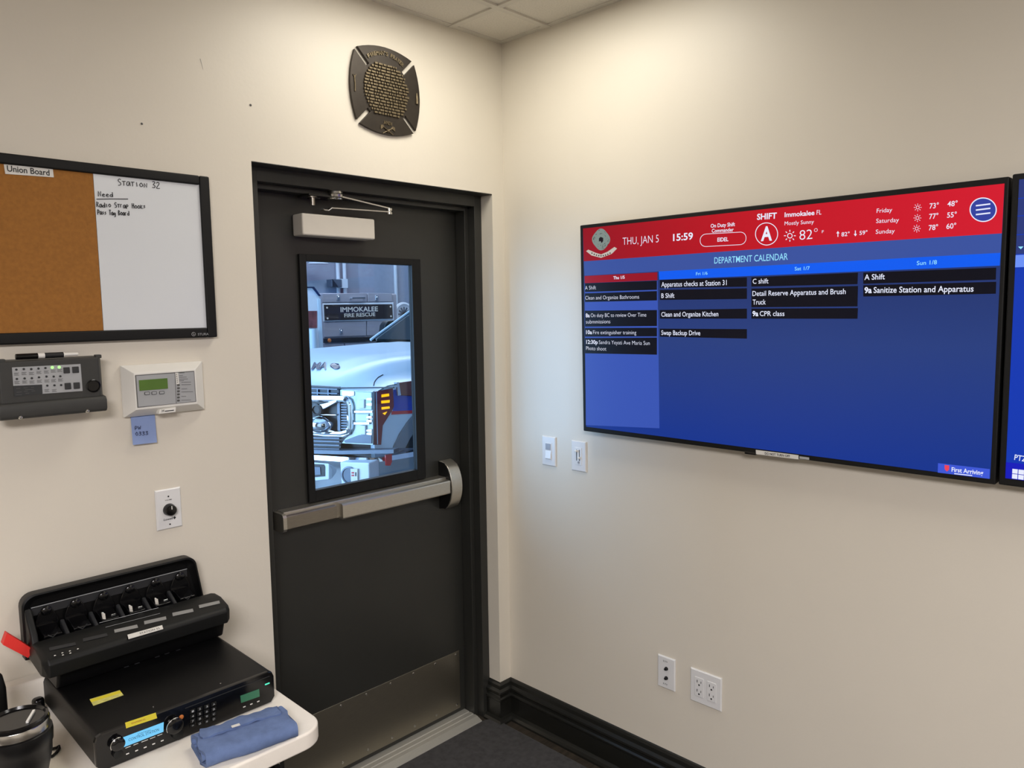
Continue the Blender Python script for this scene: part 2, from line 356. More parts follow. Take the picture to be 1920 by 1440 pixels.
# threshold
m = MB()
tp = [(0.205, 0), (0.205, 0.0145), (0.138, 0.014), (0.131, 0.014), (0.129, 0.011), (0.124, 0.011), (0.122, 0.014), (0.104, 0.014), (0.102, 0.011), (0.097, 0.011), (0.095, 0.014), (0.080, 0.013), (0.052, 0.003), (0.05, 0)]
m.loft([[(x, y, z) for y, z in tp] for x in (JL+0.002, JR-0.022)])
struct(m.build('trim_2', 'aluminium'), 'ribbed aluminium threshold strip under the door')
# closer
dc = thing('door_closer', 'pale grey door closer box with steel arm at the top of the dark door', 'door closer', (-0.7, YD, 1.98))
m = MB(); a = PL(567, 396, 0.092); b = PL(704, 451, 0.092)
cx0, cx1, cz0, cz1 = PL(567, 420, 0.092).x, PL(703.5, 430, 0.092).x, 1.966, 2.038
m.loft([[(cx0, YD-0.002, cz0), (cx1, YD-0.002, cz0), (cx1, YD-0.002, cz1), (cx0, YD-0.002, cz1)], [(cx0, 0.092, cz0), (cx1, 0.092, cz0), (cx1, 0.092, cz1), (cx0, 0.092, cz1)]])
m.build('closer_body', 'closer_paint', dc, bevel=0.006, seg=3)
yA = 0.075
e1 = PL(730, 399, yA); e0 = PL(607, 394, 0.118); p1 = PL(628, 368, 0.092)
m = MB()
q = [PL(604, 393, 0.118), PL(606, 395, 0.115), PL(614, 396, 0.11), PL(620, 391.5, 0.105), PL(680, 395.5, 0.09), e1]
for i in range(len(q)-1):
    A, B = q[i], q[i+1]; s_ = V((0, 0.009, 0)); h_ = V((0, 0, 0.004))
    m.loft([[A-s_, A+s_, A+s_+h_, A-s_+h_], [B-s_, B+s_, B+s_+h_, B-s_+h_]])
m.build('main_arm', 'bright_steel', dc)
m = MB(); A, B = p1+V((0.02, 0, -0.002)), e1+V((0, 0, 0.012)); s_ = V((0, 0.008, 0)); h_ = V((0, 0, 0.0045)); m.loft([[A-s_, A+s_, A+s_+h_, A-s_+h_], [B-s_, B+s_, B+s_+h_, B-s_+h_]]); m.build('forearm', 'bright_steel', dc)
m = MB(); m.lathe(e1+V((0, 0, -0.006)), (0, 0, 1), [(0.011, 0), (0.011, 0.007), (0.008, 0.008), (0.008, 0.012), (0.011, 0.013), (0.011, 0.021), (0.006, 0.024)], 20); m.build('pivot', 'bright_steel', dc, smooth=True)
m = MB(); m.lathe(p1+V((0, 0, -0.016)), (0, 0, 1), [(0.012, 0), (0.024, 0.004), (0.026, 0.008), (0.020, 0.010), (0.026, 0.012), (0.028, 0.020), (0.023, 0.022), (0.028, 0.024), (0.027, 0.031), (0.012, 0.035)], 24); m.build('pivot', 'bright_steel', dc, smooth=True)
fx = PL(595, 366, YS+0.01)
m = MB(); m.box(fx.x-0.05, p1.x+0.01, 0.078, YD-0.006, JT-0.0225, JT-0.0165); m.box(fx.x-0.03, fx.x+0.005, 0.10, 0.125, JT-0.028, JT-0.0225); m.build('shoe_bracket', 'trim_paint', dc, bevel=0.001)
sp = PL(586, 374, 0.10)
m = MB(); m.cyl((sp.x, 0.10, JT-0.052), (sp.x, 0.10, JT-0.024), 0.008, n=12); m.cyl((sp.x-0.002, 0.10, JT-0.026), (sp.x-0.002, 0.10, JT-0.023), 0.016, n=14); m.build('shoe_bolt', 'stainless', dc)

# floor mat with a rounded corner
mc = PZ(905, 1343, 0.009); me_ = PZ(1060, 1440, 0.009)
mx1 = -0.082; my1 = 0.040
pts = [(x, y) for x, y in round_rect((mx1-1.3)/2, (my1-2.0)/2, mx1+1.3, my1+2.0, 0.05)]
m = MB(); m.prism([(x, y, 0.001) for x, y in pts], (0, 0, 0.0085)); tag(m.build('floor_mat', 'mat_carpet', bevel=0.003), 'dark grey carpet entrance mat in front of the door', 'mat')
# sprinkler
m = MB(); sp = PZ(943, -13, HC-0.006); t = thing('ceiling_sprinkler', 'small round plate on the ceiling grid at the top picture edge', 'sprinkler', sp)
m.lathe(sp, (0, 0, -1), [(0.030, 0), (0.029, 0.003), (0.024, 0.005), (0.002, 0.006)], 28); m.build('escutcheon', 'ceiling_grid', t, smooth=True)

# ================================================================== LEFT WALL
NL = V((0, -1, 0))
def slab_l(m, px, y0, y1):       # photo quad on the left wall, front face at y1 (negative), back at y0
    f = rect_l(px, y1); return m.prism(f, (0, y0-y1, 0))
def wbox(m, u0, v0, u1, v1, y0, y1):
    """upright box on the left wall from the pixels of its top left / bottom right front corners"""
    a, b = PL(u0, v0, y1), PL(u1, v1, y1); m.box(a.x, b.x, y1, y0, b.z, a.z); return a, b
def tl(m, s, u0, v0, u1, v1, cap, y, bold=0.0, slant=0, lift=0.0006):
    p0, p1 = PL(u0, v0, y), PL(u1, v1, y); zm = (p0.z+p1.z)/2; p0.z = p1.z = zm if abs(p0.z-p1.z) < 0.006 else p0.z
    h = (PL(u0, v0-cap, y)-PL(u0, v0, y)).length
    m.text(s, p0, p1, h, NL, lift, bold, 0, slant)
# ---- notice board
bx1 = PL(409, 632, -0.022).x; bz1 = PL(409, 632, -0.022).z; bz2 = PL(393, 331, -0.022).z; bx0 = bx1-0.92
nb = thing('notice_board', 'black framed board, half cork and half whiteboard, on the left wall', 'notice board', ((bx0+bx1)/2, 0, bz1))
FB = 0.028
m = MB(); frame_y(m, (bx0, bx1, bz1, bz2), (bx0+FB, bx1-FB, bz1+FB, bz2-0.0255), -0.020, -0.001); m.build('frame', 'black_frame', nb, bevel=0.004)
xs = (PL(175, 325, -0.013).x + PL(193, 624, -0.013).x)/2
m = MB(); m.box(bx0+FB-0.002, xs, -0.013, -0.001, bz1+FB-0.002, bz2-0.024); m.build('cork_panel', 'cork', nb)
m = MB(); m.box(xs+0.001, bx1-FB+0.002, -0.013, -0.001, bz1+FB-0.002, bz2-0.024); wb = m.build('whiteboard_panel', 'board_white', nb)
# handwriting, stroke by stroke
GL = {'S': [[(.9, .9), (.5, 1), (.15, .8), (.4, .55), (.8, .4), (.75, .1), (.1, 0)]], 't': [[(0, .95), (1, 1)], [(.5, 1), (.45, .05)]], 'a': [[(.85, .9), (.2, .8), (.05, .2), (.5, .05), (.85, .8), (1, 0)]],
      'i': [[(.4, .9), (.5, 0)]], 'o': [[(.5, .9), (.05, .5), (.4, .05), (.95, .4), (.5, .9)]], 'n': [[(.1, 0), (.15, .9), (.85, .05), (.9, .95)]], '3': [[(.1, .95), (.7, 1), (.8, .75), (.35, .55), (.85, .3), (.6, .02), (0, .08)]],
      '2': [[(.05, .8), (.5, 1), (.85, .75), (.05, .05), (1, .05)]], 'N': [[(.05, 0), (.1, 1), (.8, .1), (.9, 1)]], 'e': [[(.15, .4), (.8, .55), (.5, .8), (.1, .45), (.4, .05), (.9, .15)]], 'd': [[(.8, .5), (.3, .6), (.1, .2), (.5, .05), (.85, .3), (.9, 1.3)], [(.9, 1.3), (.95, 0)]],
      'R': [[(.1, 0), (.15, 1), (.8, .85), (.6, .5), (.15, .5), (1, 0)]], 'r': [[(.1, 0), (.15, .8), (.6, .85)]], 'p': [[(.1, -.3), (.15, .8), (.8, .7), (.6, .3), (.15, .3)]], 'H': [[(.1, 0), (.15, 1)], [(.15, .5), (.8, .55)], [(.8, 1), (.85, 0)]],
      'k': [[(.1, 1), (.15, 0)], [(.8, .9), (.15, .4), (.9, 0)]], 's': [[(.8, .8), (.2, .7), (.7, .35), (.1, .05)]], 'P': [[(.1, 0), (.15, 1), (.85, .85), (.6, .45), (.15, .45)]], 'T': [[(0, 1), (1, 1)], [(.5, 1), (.45, 0)]],
      'g': [[(.8, .7), (.2, .65), (.2, .15), (.7, .2), (.85, .7), (.8, -.35), (.2, -.4)]], 'B': [[(.1, 0), (.15, 1), (.75, .8), (.2, .52), (.85, .3), (.1, 0)]], 'W': [[(0, 1), (.25, 0), (.5, .7), (.75, 0), (1, 1)]], '0': [[(.5, 1), (.1, .5), (.5, 0), (.9, .5), (.5, 1)]], '5': [[(.9, 1), (.2, 1), (.2, .55), (.8, .5), (.7, .05), (.1, 0)]]}
def smooth2(p):
    if len(p) < 3: return p
    q = [p[0]]+list(p)+[p[-1]]; out = []
    for a, b, c, d in zip(q, q[1:], q[2:], q[3:]):
        for k in range(4):
            t = k/4; out.append(tuple(0.5*(2*b[i]+(c[i]-a[i])*t+(2*a[i]-5*b[i]+4*c[i]-d[i])*t*t+(3*b[i]-a[i]-3*c[i]+d[i])*t**3) for i in (0, 1)))
    return out+[p[-1]]
def hand(m, s, u0, v0, u1, v1, cap, y, r):
    p0, p1 = PL(u0, v0, y), PL(u1, v1, y); h = (PL(u0, v0-cap, y)-p0).length; n = len(s); st = (p1-p0)/n
    for i, c in enumerate(s):
        if c == ' ': continue
        k = 1.0 if c.isupper() or c.isdigit() else 0.72
        b = p0+st*i+V((0, 0, random.uniform(-.06, .06)*h))
        for sk in GL[c]: m.tube([b+V((x*st.x*0.82, -0.0004, q_*h*k)) for x, q_ in (smooth2(sk) if c not in 'NnkTHRW' else sk)], r, 6)
m = MB()
for a in (('Station 32', 221, 347, 301, 353, 12), ('Need', 184, 368, 213, 369, 9.5), ('Radio Strap Hooks', 181, 388, 274, 391, 9.5), ('Pass Tag Board', 183, 402, 243, 404, 9)): hand(m, *a, -0.0134, 0.0009)
m.tube([PL(181, 373.3, -0.0134), PL(212, 373, -0.0134), PL(240, 373.2, -0.0134)], 0.0011, 6)
m.build('handwriting', 'ink', wb)
m = MB(); tl(m, 'STURA', 371, 629.2, 391, 628, 4.2, -0.020); c = PL(363, 626.5, -0.0205); m.tube([c+V((0.0052*math.cos(t), 0, 0.0052*math.sin(t))) for t in [2*PI*i/16 for i in range(16)]], 0.0006, 5, True); m.tube([c+V((-.001, 0, .003)), c+V((0, 0, -.003)), c+V((.0025, 0, -.001))], 0.0007, 5); m.build('logo', 'panel_silver', nb)
us = thing('board_label', 'white printed name strip reading Union Board at the top of the cork', 'label', PL(54, 322, -0.0135))
m = MB(); m.prism(rect_l([(7, 308), (99, 316.5), (101, 332.5), (10, 326)], -0.0145), (0, 0.001, 0)); m.build('strip', 'label_white', us)
m = MB(); tl(m, 'Union Board', 13.5, 322.5, 93, 328, 11, -0.0146, 0.012); m.build('lettering', 'ink', us)

# ---- dark alarm annunciator panel
DY = -0.062
ap = thing('alarm_annunciator', 'dark grey alarm panel with silver label plate, left of the white keypad', 'alarm panel', PL(95, 790, 0))
A = PL(0, 674, DY); B = PL(195, 770, DY)
AX0, AX1 = PL(-6, 720, DY).x, PL(193.5, 720, DY).x
AZ1, AZm, AZ0 = PL(185, 668, DY).z, PL(190, 740, DY).z, PL(193, 772, DY-0.006).z
m = MB(); m.loft([[(AX0, y, z) for y, z in ((-0.001, AZ0+0.01), (DY+0.012, AZ0+0.006), (DY+0.012, AZ1-0.004), (-0.001, AZ1))]]+[[(x, y, z) for y, z in ((-0.001, AZ0+0.01), (DY, AZ0+0.006), (DY, AZ1-0.002), (-0.001, AZ1))] for x in (AX0+0.006, AX1-0.008)]+[[(AX1, y, z) for y, z in ((-0.001, AZ0+0.01), (DY+0.010, AZ0+0.006), (DY+0.010, AZ1-0.004), (-0.001, AZ1))]])
m.build('housing', 'charcoal', ap, bevel=0.003)
m = MB(); pr = [(DY+0.02, AZ0), (DY-0.008, AZ0+0.002), (DY-0.014, AZ0+0.010), (DY-0.014, AZm-0.012), (DY-0.008, AZm-0.003), (DY+0.02, AZm)]
m.loft([[(x, y, z) for y, z in pr] for x in (AX0-0.002, AX1+0.003)]); co = m.build('lower_cover', 'charcoal', ap, bevel=0.003)
for u, v in ((37.5, 781), (163, 769)):
    m = MB(); m.lathe(PL(u, v, DY-0.010)+V((0, -0.003, -0.002)), (0, -1, -0.5), [(0.005, 0), (0.0045, 0.002), (0.002, 0.0035)], 12); m.build('screw', 'bright_steel', co)
m = MB(); m.prism(rect_l([(22.5, 689), (151, 682.5), (155, 733), (79.5, 738.5), (79, 721), (25, 723.5)], DY-0.0012), (0, 0.002, 0)); fp = m.build('faceplate', 'panel_silver', ap)
m = MB(); m.prism(rect_l([(25, 724), (79, 721.5), (80, 738), (27, 744)], DY-0.0012), (0, 0.002, 0))
m.build('faceplate', 'key_dark', ap, label='dark lower block of the label plate')
m = MB()
for (u0, v0, u1, v1) in ((30, 728, 38, 727.6), (44, 727, 52, 726.6), (58, 726, 64, 725.7), (47, 730.5, 63, 729.8), (31, 735, 41, 734.5), (45, 733.5, 52, 733), (59, 733, 66, 732.5), (30, 740, 41, 739.5), (48, 737, 55, 736.7)):
    a_, b_ = PL(u0, v0, DY-0.0014), PL(u1, v1, DY-0.0014); m.prism([a_, b_, b_+V((0, 0, -.0009)), a_+V((0, 0, -.0009))], (0, -0.0002, 0))
m.build('captions', 'ink_grey', ap)
m = MB()
for (u, v, k) in [(30.5, 693, 0), (44.5, 692, 0), (58.5, 692, 0), (72, 691, 0), (85, 690, 0), (31.5, 710.5, 0), (46, 709.5, 0), (59.5, 709, 0), (73, 707.5, 0), (87, 706, 0), (100.5, 706, 0), (113, 705.5, 0), (88.5, 723, 0), (102, 722.5, 0), (114.5, 722, 0)]:
    p = PL(u, v, DY-0.0013); m.cyl(p, p+V((0, -0.0015, 0)), 0.0026, n=10)
m.build('indicator_lamps', 'key_dark', fp)
for u, v in ((98, 689), (111, 688.5)):
    m = MB(); p = PL(u, v, DY-0.0013); m.lathe(p, (0, -1, 0), [(0.0036, 0), (0.003, 0.0015), (0.001, 0.0025)], 12); m.build('green_lamp', 'led_green', fp, label='lit green indicator lamp')
m = MB()
for (u, v) in [(31, 701), (45, 700), (59, 700), (73, 698), (87, 697), (100, 695.5), (112, 694.5), (32, 717), (46.5, 716), (60, 716), (74, 714.5), (88, 714), (100.5, 713.5), (113.5, 712), (88, 732), (102, 732)]:
    p = PL(u, v, DY-0.0013)
    for k in range(3): m.prism([p+V((-0.0052, -0.0003, 0.0026-0.0026*k)), p+V((0.0052-0.002*(k % 2), -0.0003, 0.0026-0.0026*k)), p+V((0.0052-0.002*(k % 2), -0.0003, 0.0016-0.0026*k)), p+V((-0.0052, -0.0003, 0.0016-0.0026*k))], (0, 0.0003, 0))
m.build('captions', 'ink_grey', fp)
for (u0, v0, u1, v1) in ((119, 689, 131.5, 699.5), (135.5, 687.8, 148.5, 698.8), (121.3, 718.5, 134, 729.6), (138, 717.5, 150.5, 728.5)):
    m = MB(); wbox(m, u0, v0, u1, v1, DY, DY-0.004); m.build('button', 'key_dark', fp, bevel=0.001)
c = PL(175, 723.5, DY)
m = MB(); m.lathe(c+V((0, 0.001, 0)), (0, -1, 0), [(0.0165, 0), (0.0165, 0.004), (0.0145, 0.0045), (0.013, 0.0015)], 28); m.build('sounder', 'gloss_black', ap, smooth=True)
for u, v in ((184, 671), (3, 678)):
    m = MB(); p = PL(u, v, DY+0.008); m.box(p.x-0.007, p.x+0.007, DY+0.002, DY+0.02, AZ1-0.005, AZ1+0.004); m.build('latch', 'charcoal', ap, bevel=0.002)
# marker on top
mk = thing('whiteboard_marker', 'black and white marker lying on top of the dark alarm panel', 'marker', V((0, 0, 0)) + PL(88, 667, -0.03))
ym = -0.045; M0, M1 = PL(28.5, 668.5, ym), PL(147, 663.5, ym); zc = AZ1+0.0075; M0.z = M1.z = zc; ex = (M1-M0)
def mp(t): return M0+ex*t
m = MB(); m.lathe(mp(0), ex, [(0.0045, 0), (0.007, 0.001), (0.0072, ex.length*0.34), (0.006, ex.length*0.345)], 18); m.build('cap', 'gloss_black', mk, smooth=True)
m = MB(); m.lathe(mp(0.345), ex, [(0.0065, 0), (0.0065, ex.length*0.42), (0.0045, ex.length*0.43), (0.0042, ex.length*0.64), (0.002, ex.length*0.655)], 18); m.build('barrel', 'white_plastic', mk, smooth=True)
m = MB(); m.lathe(mp(0.45), ex, [(0.0067, 0), (0.00672, ex.length*0.30), (0.0066, ex.length*0.3002)], 18); m.build('wrap_label', 'ink', mk, smooth=True)

# ---- white keypad
KY = -0.045
kp_ = thing('security_keypad', 'white keypad with sloped edges and green display, left of the door', 'keypad', PL(305, 780, 0))
bo = [PL(u, v, -0.001) for u, v in ((228, 688), (372, 677), (383, 766), (236, 783))]
kx0_, kx1_ = (PL(223, 690, -0.004).x+PL(233, 783, -0.004).x)/2, (PL(376, 678, -0.004).x+PL(382, 765, -0.004).x)/2
kz1_, kz0_ = (PL(224, 686, -0.004).z+PL(376, 677, -0.004).z)/2, (PL(234, 783, -0.004).z+PL(382, 766, -0.004).z)/2
fx0, fx1 = (PL(251, 700, KY).x+PL(255, 768, KY).x)/2, (PL(366, 693, KY).x+PL(371, 757, KY).x)/2
fz1, fz0 = (PL(251, 701, KY).z+PL(366, 692, KY).z)/2, (PL(255, 769, KY).z+PL(371, 757, KY).z)/2
m = MB(); R_ = lambda x0, x1, z0, z1, y: [(x0, y, z0), (x1, y, z0), (x1, y, z1), (x0, y, z1)]
m.loft([R_(kx0_, kx1_, kz0_, kz1_, -0.001), R_(kx0_, kx1_, kz0_, kz1_, -0.012), R_(fx0, fx1, fz0, fz1, KY)]); m.build('housing', 'white_plastic', kp_, bevel=0.0015)
m = MB(); m.prism(rect_l([(253.5, 703.5), (364, 695.5), (368, 753), (258, 764.5)], KY-0.0012), (0, 0.002, 0)); fb = m.build('bezel_line', 'ink_grey', kp_)
m = MB(); m.prism(rect_l([(255.3, 704.8), (327.5, 699.8), (330, 756.5), (259.5, 763)], KY-0.0016), (0, 0.002, 0)); m.prism(rect_l([(328.5, 699.7), (363.3, 697), (366.8, 752.3), (331, 756.3)], KY-0.0016), (0, 0.002, 0)); fpn = m.build('faceplate', 'panel_silver', kp_)
m = MB(); wbox(m, 260.5, 713, 315, 728.5, KY, KY-0.003); m.build('display', 'lcd_green', kp_)
for u in (275.7, 289, 303.2):
    m = MB(); p = PL(u, 737.5-(u-275)*0.05, KY-0.0016); m.prism([(p.x+a_, p.y, p.z+b_) for a_, b_ in round_rect(0, 0, 0.0138, 0.0084, 0.0025)], (0, -0.0012, 0)); bt = m.build('button', 'key_dark', kp_)
    m = MB(); m.prism([(p.x+a_, p.y-0.0012, p.z+b_) for a_, b_ in round_rect(0, 0, 0.0112, 0.0060, 0.0018)], (0, -0.0004, 0)); m.prism([(p.x-0.003, p.y-0.0017, p.z-0.002), (p.x+0.003, p.y-0.0017, p.z-0.002), (p.x, p.y-0.0017, p.z+0.002)], (0, -0.0001, 0)); m.build('key_face', 'panel_silver', bt)
m = MB(); m.prism(rect_l([(328.5, 699), (334, 698.8), (336, 720), (330.5, 720.5)], KY-0.002), (0, 0.001, 0)); m.build('indicator_strip', 'label_white', kp_)
m = MB()
for i in range(5): p = PL(331+i*0.45, 702+i*3.6, KY-0.0022); m.cyl(p, p+V((0, -0.0006, 0)), 0.0012, n=8)
for i in range(6):
    p = PL(334.5, 722+i*5.8, KY-0.0018); m.prism([(p.x+a_, p.y, p.z+b_) for a_, b_ in round_rect(0, 0, 0.0072, 0.0052, 0.0016)], (0, -0.0008, 0))
for i, (u1_, v_) in enumerate(((346, 699), (343, 704), (350, 707), (352, 710.5), (345, 713.5), (358, 716.5), (358, 721), (351, 729), (362, 734.5), (349, 743), (358, 750))):
    u0_ = 336 if i < 5 else 340; a_, b_ = PL(u0_, v_, KY-0.0018), PL(u1_, v_-0.5, KY-0.0018); m.prism([a_, b_, b_+V((0, 0, -.0011)), a_+V((0, 0, -.0011))], (0, -0.0002, 0))
m.build('legend', 'ink_grey', kp_)
m = MB(); y2 = KY+0.010
m.prism(rect_l([(299.5, 768), (330, 763.5), (329.5, 772.5), (297.5, 776.5)], KY-0.002), (0, 0.020, 0)); lp = m.build('logo_plate', 'white_plastic', kp_, bevel=0.001)
m = MB(); tl(m, 'DMP', 303, 773, 308, 772.4, 4.5, KY-0.0021); a_, b_ = PL(309, 770.3, KY-0.0026), PL(326, 768.3, KY-0.0026); m.prism([a_, b_, b_+V((0, 0, -.0022)), a_+V((0, 0, -.0022))], (0, -0.0002, 0)); m.build('lettering', 'ink', lp)
sn = thing('sticky_note', 'blue sticky note with handwriting hanging under the white keypad', 'note', PL(270, 800, -0.004))
m = MB(); rows = []
for i in range(7):
    t = i/6; y = -0.004-0.010*t**2
    uL, vL, uR, vR = 245+4.3*t, 782+52.5*t, 290+4.5*t, 775+54.5*t
    rows.append([PL(uL, vL, y), PL(uR, vR, y)])
m.loft([[a_, b_, b_+V((0, 0.0006, 0)), a_+V((0, 0.0006, 0))] for a_, b_ in rows]); m.build('sheet', 'note_blue', sn, smooth=True)
m = MB(); hand(m, 'PW', 253, 806, 265, 804.5, 6.5, -0.0072, 0.0007); hand(m, '0333', 254, 817, 279, 815, 6.5, -0.0100, 0.0007); m.build('handwriting', 'ink_blue', sn)
# ---- volume control
def plate_l(name, label, cat, u, v):
    c = PL(u, v, 0); return thing(name, label, cat, c), c
vt, c = plate_l('volume_control', 'white wall plate with black rotary knob above the radio charger', 'wall control', 315.5, 953.5)
m = MB(); m.loft([R_(c.x-0.035, c.x+0.035, c.z-0.0572, c.z+0.0572, -0.0005), R_(c.x-0.035, c.x+0.035, c.z-0.0572, c.z+0.0572, -0.003), R_(c.x-0.032, c.x+0.032, c.z-0.0542, c.z+0.0542, -0.006)]); m.build('plate', 'plate_white', vt)
m = MB(); kc = V((c.x+0.0005, -0.006, c.z-0.002)); m.lathe(kc, (0, -1, 0), [(0.0175, 0), (0.0165, 0.004), (0.0150, 0.016), (0.013, 0.018), (0.004, 0.0185)], 28); kb = m.build('knob', 'gloss_black', vt, smooth=True)
m = MB(); m.box(kc.x-0.001, kc.x+0.001, -0.0265, -0.0245, kc.z+0.004, kc.z+0.013); m.build('pointer', 'label_white', kb)
m = MB()
m.text('VOLUME', (c.x-0.010, -0.006, c.z+0.0245), (c.x+0.009, -0.006, c.z+0.0245), 0.0032, NL, 0.0004, 0.01)
m.text('Lowell', (c.x-0.017, -0.006, c.z-0.031), (c.x+0.008, -0.006, c.z-0.031), 0.0055, NL, 0.0004, 0.02, 0, 0.25)
m.prism([(c.x+0.0095, -0.0064, c.z-0.028), (c.x+0.0135, -0.0064, c.z-0.0235), (c.x+0.0175, -0.0064, c.z-0.028), (c.x+0.0135, -0.0064, c.z-0.0325)], (0, 0.0003, 0))
for dz in (0.036, -0.044): m.cyl((c.x, -0.006, c.z+dz), (c.x, -0.0068, c.z+dz), 0.0022, n=10)
m.build('lettering', 'ink', vt)
# ---- prayer plaque
pc = PL(721, 172.5, 0); RX = 0.5*(PL(784, 180, -0.01).x-PL(659, 165, -0.01).x); RZ = 0.5*(PL(722, 91, -0.01)-PL(728, 254, -0.01)).length
pq = thing('prayer_plaque', 'bronze maltese-cross plaque with raised prayer lettering above the door', 'plaque', (pc.x, 0, pc.z))
def wing(k):
    """one of the four flared arms: straight sides along the diagonals, a bowed outer edge"""
    a0 = PI/4+k*PI/2; pts = []
    inner = 0.60*1.0; gap = 0.052
    d1, d2 = V((math.cos(a0), 0, math.sin(a0))), V((math.cos(a0+PI/2), 0, math.sin(a0+PI/2)))
    n1, n2 = V((-math.sin(a0), 0, math.cos(a0))), V((math.sin(a0+PI/2), 0, -math.cos(a0+PI/2)))
    A0, A1 = d1*0.74+n1*gap, d1*1.20+n1*gap; B0, B1 = d2*0.74+n2*gap, d2*1.20+n2*gap
    mid = (d1+d2).normalized()
    pts = [A0, A1]
    for i in range(1, 10):
        t = i/10; p = A1.lerp(B1, t)+mid*(0.155*4*t*(1-t)); pts.append(p)
    pts += [B1, B0]
    return pts
RR = (RX+RZ)/2*0.985
def pm(p, y): return V((pc.x+p.x*RR, y, pc.z+p.z*RR))
m = MB()
for k in range(4):
    w_ = wing(k)
    for i in range(9):                      # arm reaches inwards to the round field
        pass
    arc = [V((math.cos(a), 0, math.sin(a)))*0.70 for a in [PI/4+(k+1)*PI/2-0.075-(PI/2-0.15)*j/8 for j in range(9)]]
    m.prism([pm(p, -0.011) for p in w_+arc], (0, 0.010, 0))
m.lathe((pc.x, -0.001, pc.z), (0, -1, 0), [(0.745*RR, 0), (0.745*RR, 0.0101)], 48)
m.build('cross_plate', 'bronze', pq, bevel=0.0012)
m = MB()
lines = 17
for i in range(lines):
    z = pc.z+(0.60-1.16*i/(lines-1))*RR; hw = math.sqrt(max(0.02, 0.70**2-((z-pc.z)/RR)**2))*RR*0.96; x = pc.x-hw+0.002*random.random()
    while x < pc.x+hw-0.006:
        w_ = random.choice((0.006, 0.009, 0.012, 0.016, 0.02)); w_ = min(w_, pc.x+hw-x)
        m.box(x, x+w_, -0.0165, -0.0100, z-0.0033, z+0.0033); x += w_+0.0035
m.build('prayer_lines', 'bronze_bright', pq, bevel=0.0007)
m = MB()
def arc_text(s, rad, a_from, a_to, cap):
    n = len(s)
    for i, ch in enumerate(s):
        if ch == ' ': continue
        a = a_from+(a_to-a_from)*(i+0.5)/n; c_ = V((pc.x+rad*RR*math.cos(a), -0.011, pc.z+rad*RR*math.sin(a))); tx = V((math.sin(a), 0, -math.cos(a)))
        w_ = 0.0048 if ch not in "I'" else 0.002
        m.text(ch, c_-tx*w_, c_+tx*w_, cap, NL, 0.001, 0.02, 0.12)
arc_text("FIREMAN'S PRAYER", 0.84, math.radians(127), math.radians(53), 0.0125)
m.build('raised_lettering', 'bronze_bright', pq)
m = MB()
m.text('AMEN', (pc.x-0.017, -0.011, pc.z-0.80*RR), (pc.x+0.017, -0.011, pc.z-0.80*RR), 0.011, NL, 0.001, 0.02, 0.12)
m.build('raised_lettering', 'bronze_bright', pq)
m = MB(); cz = pc.z-0.935*RR
for s_ in (-1, 1):
    a_, b_ = V((pc.x-s_*0.021, -0.0135, cz-0.012)), V((pc.x+s_*0.020, -0.0135, cz+0.010)); m.tube([a_, b_], 0.0017, 8)
    m.prism([b_+V((-s_*.006, 0, -.001)), b_+V((0, 0, .006)), b_+V((s_*.009, 0, .004)), b_+V((s_*.010, 0, -.010))], (0, 0.003, 0))
m.sphere((pc.x, -0.0135, cz-0.002), 0.006)
m.build('crossed_axes', 'bronze_bright', pq)
lx, rx = pc.x-0.93*RR, pc.x+0.93*RR; m = MB()
m.tube([(lx, -0.013, pc.z+0.026), (lx+0.002, -0.013, pc.z), (lx+0.001, -0.013, pc.z-0.024)], 0.0022); m.tube([(lx-0.005, -0.013, pc.z+0.029), (lx+0.001, -0.013, pc.z+0.018), (lx+0.006, -0.013, pc.z+0.030)], 0.0015)
m.build('pike_relief', 'bronze_bright', pq); m = MB()
m.lathe((rx, -0.013, pc.z-0.02), (0, 0, 1), [(0.005, 0), (0.0045, 0.02), (0.003, 0.03), (0.001, 0.038)], 10)
m.build('nozzle_relief', 'bronze_bright', pq)

# ================================================================== RIGHT WALL
NR = V((-1, 0, 0))
def plate_r(name, label, cat, u, v, w_=0.070, h_=0.1145):
    c = PR(u, v, 0); t = thing(name, label, cat, c)
    q = lambda k, x: [(x, c.y+w_/2-k, c.z-h_/2+k), (x, c.y-w_/2+k, c.z-h_/2+k), (x, c.y-w_/2+k, c.z+h_/2-k), (x, c.y+w_/2-k, c.z+h_/2-k)]
    m = MB(); m.loft([q(0, -0.0005), q(0, -0.0035), q(0.003, -0.0065)]); m.build('plate', 'plate_white', t); return t, c
def rb(m, c, dy0, dy1, dz0, dz1, x0, x1):   # box on the right wall: dy to the viewer's right is negative y
    m.box(-x1, -x0, c.y-dy1, c.y-dy0, c.z+dz0, c.z+dz1)
t, c = plate_r('light_switch', 'white occupancy sensor switch nearest the room corner', 'light switch', 1030.7, 845.5)
m = MB(); rb(m, c, -0.0165, 0.0165, -0.033, 0.033, 0.006, 0.0078); m.build('insert', 'plate_white', t, bevel=0.0008)
m = MB(); rb(m, c, -0.014, 0.012, 0.006, 0.030, 0.0078, 0.0095); m.build('sensor_lens', 'lens_grey', t, bevel=0.001)
m = MB(); m.prism([(-0.0078, c.y+0.014, c.z-0.031), (-0.0078, c.y+0.014, c.z+0.002), (-0.0090, c.y+0.014, c.z+0.001), (-0.0125, c.y+0.014, c.z-0.028)], (0, -0.028, 0)); m.build('rocker', 'plate_white', t, bevel=0.0006)
t, c = plate_r('dimmer_switch', 'white double slide dimmer plate beside the television corner', 'dimmer switch', 1086.6, 855)
m = MB(); rb(m, c, -0.0165, 0.0165, -0.033, 0.033, 0.006, 0.0080); m.build('insert', 'plate_white', t, bevel=0.0008)
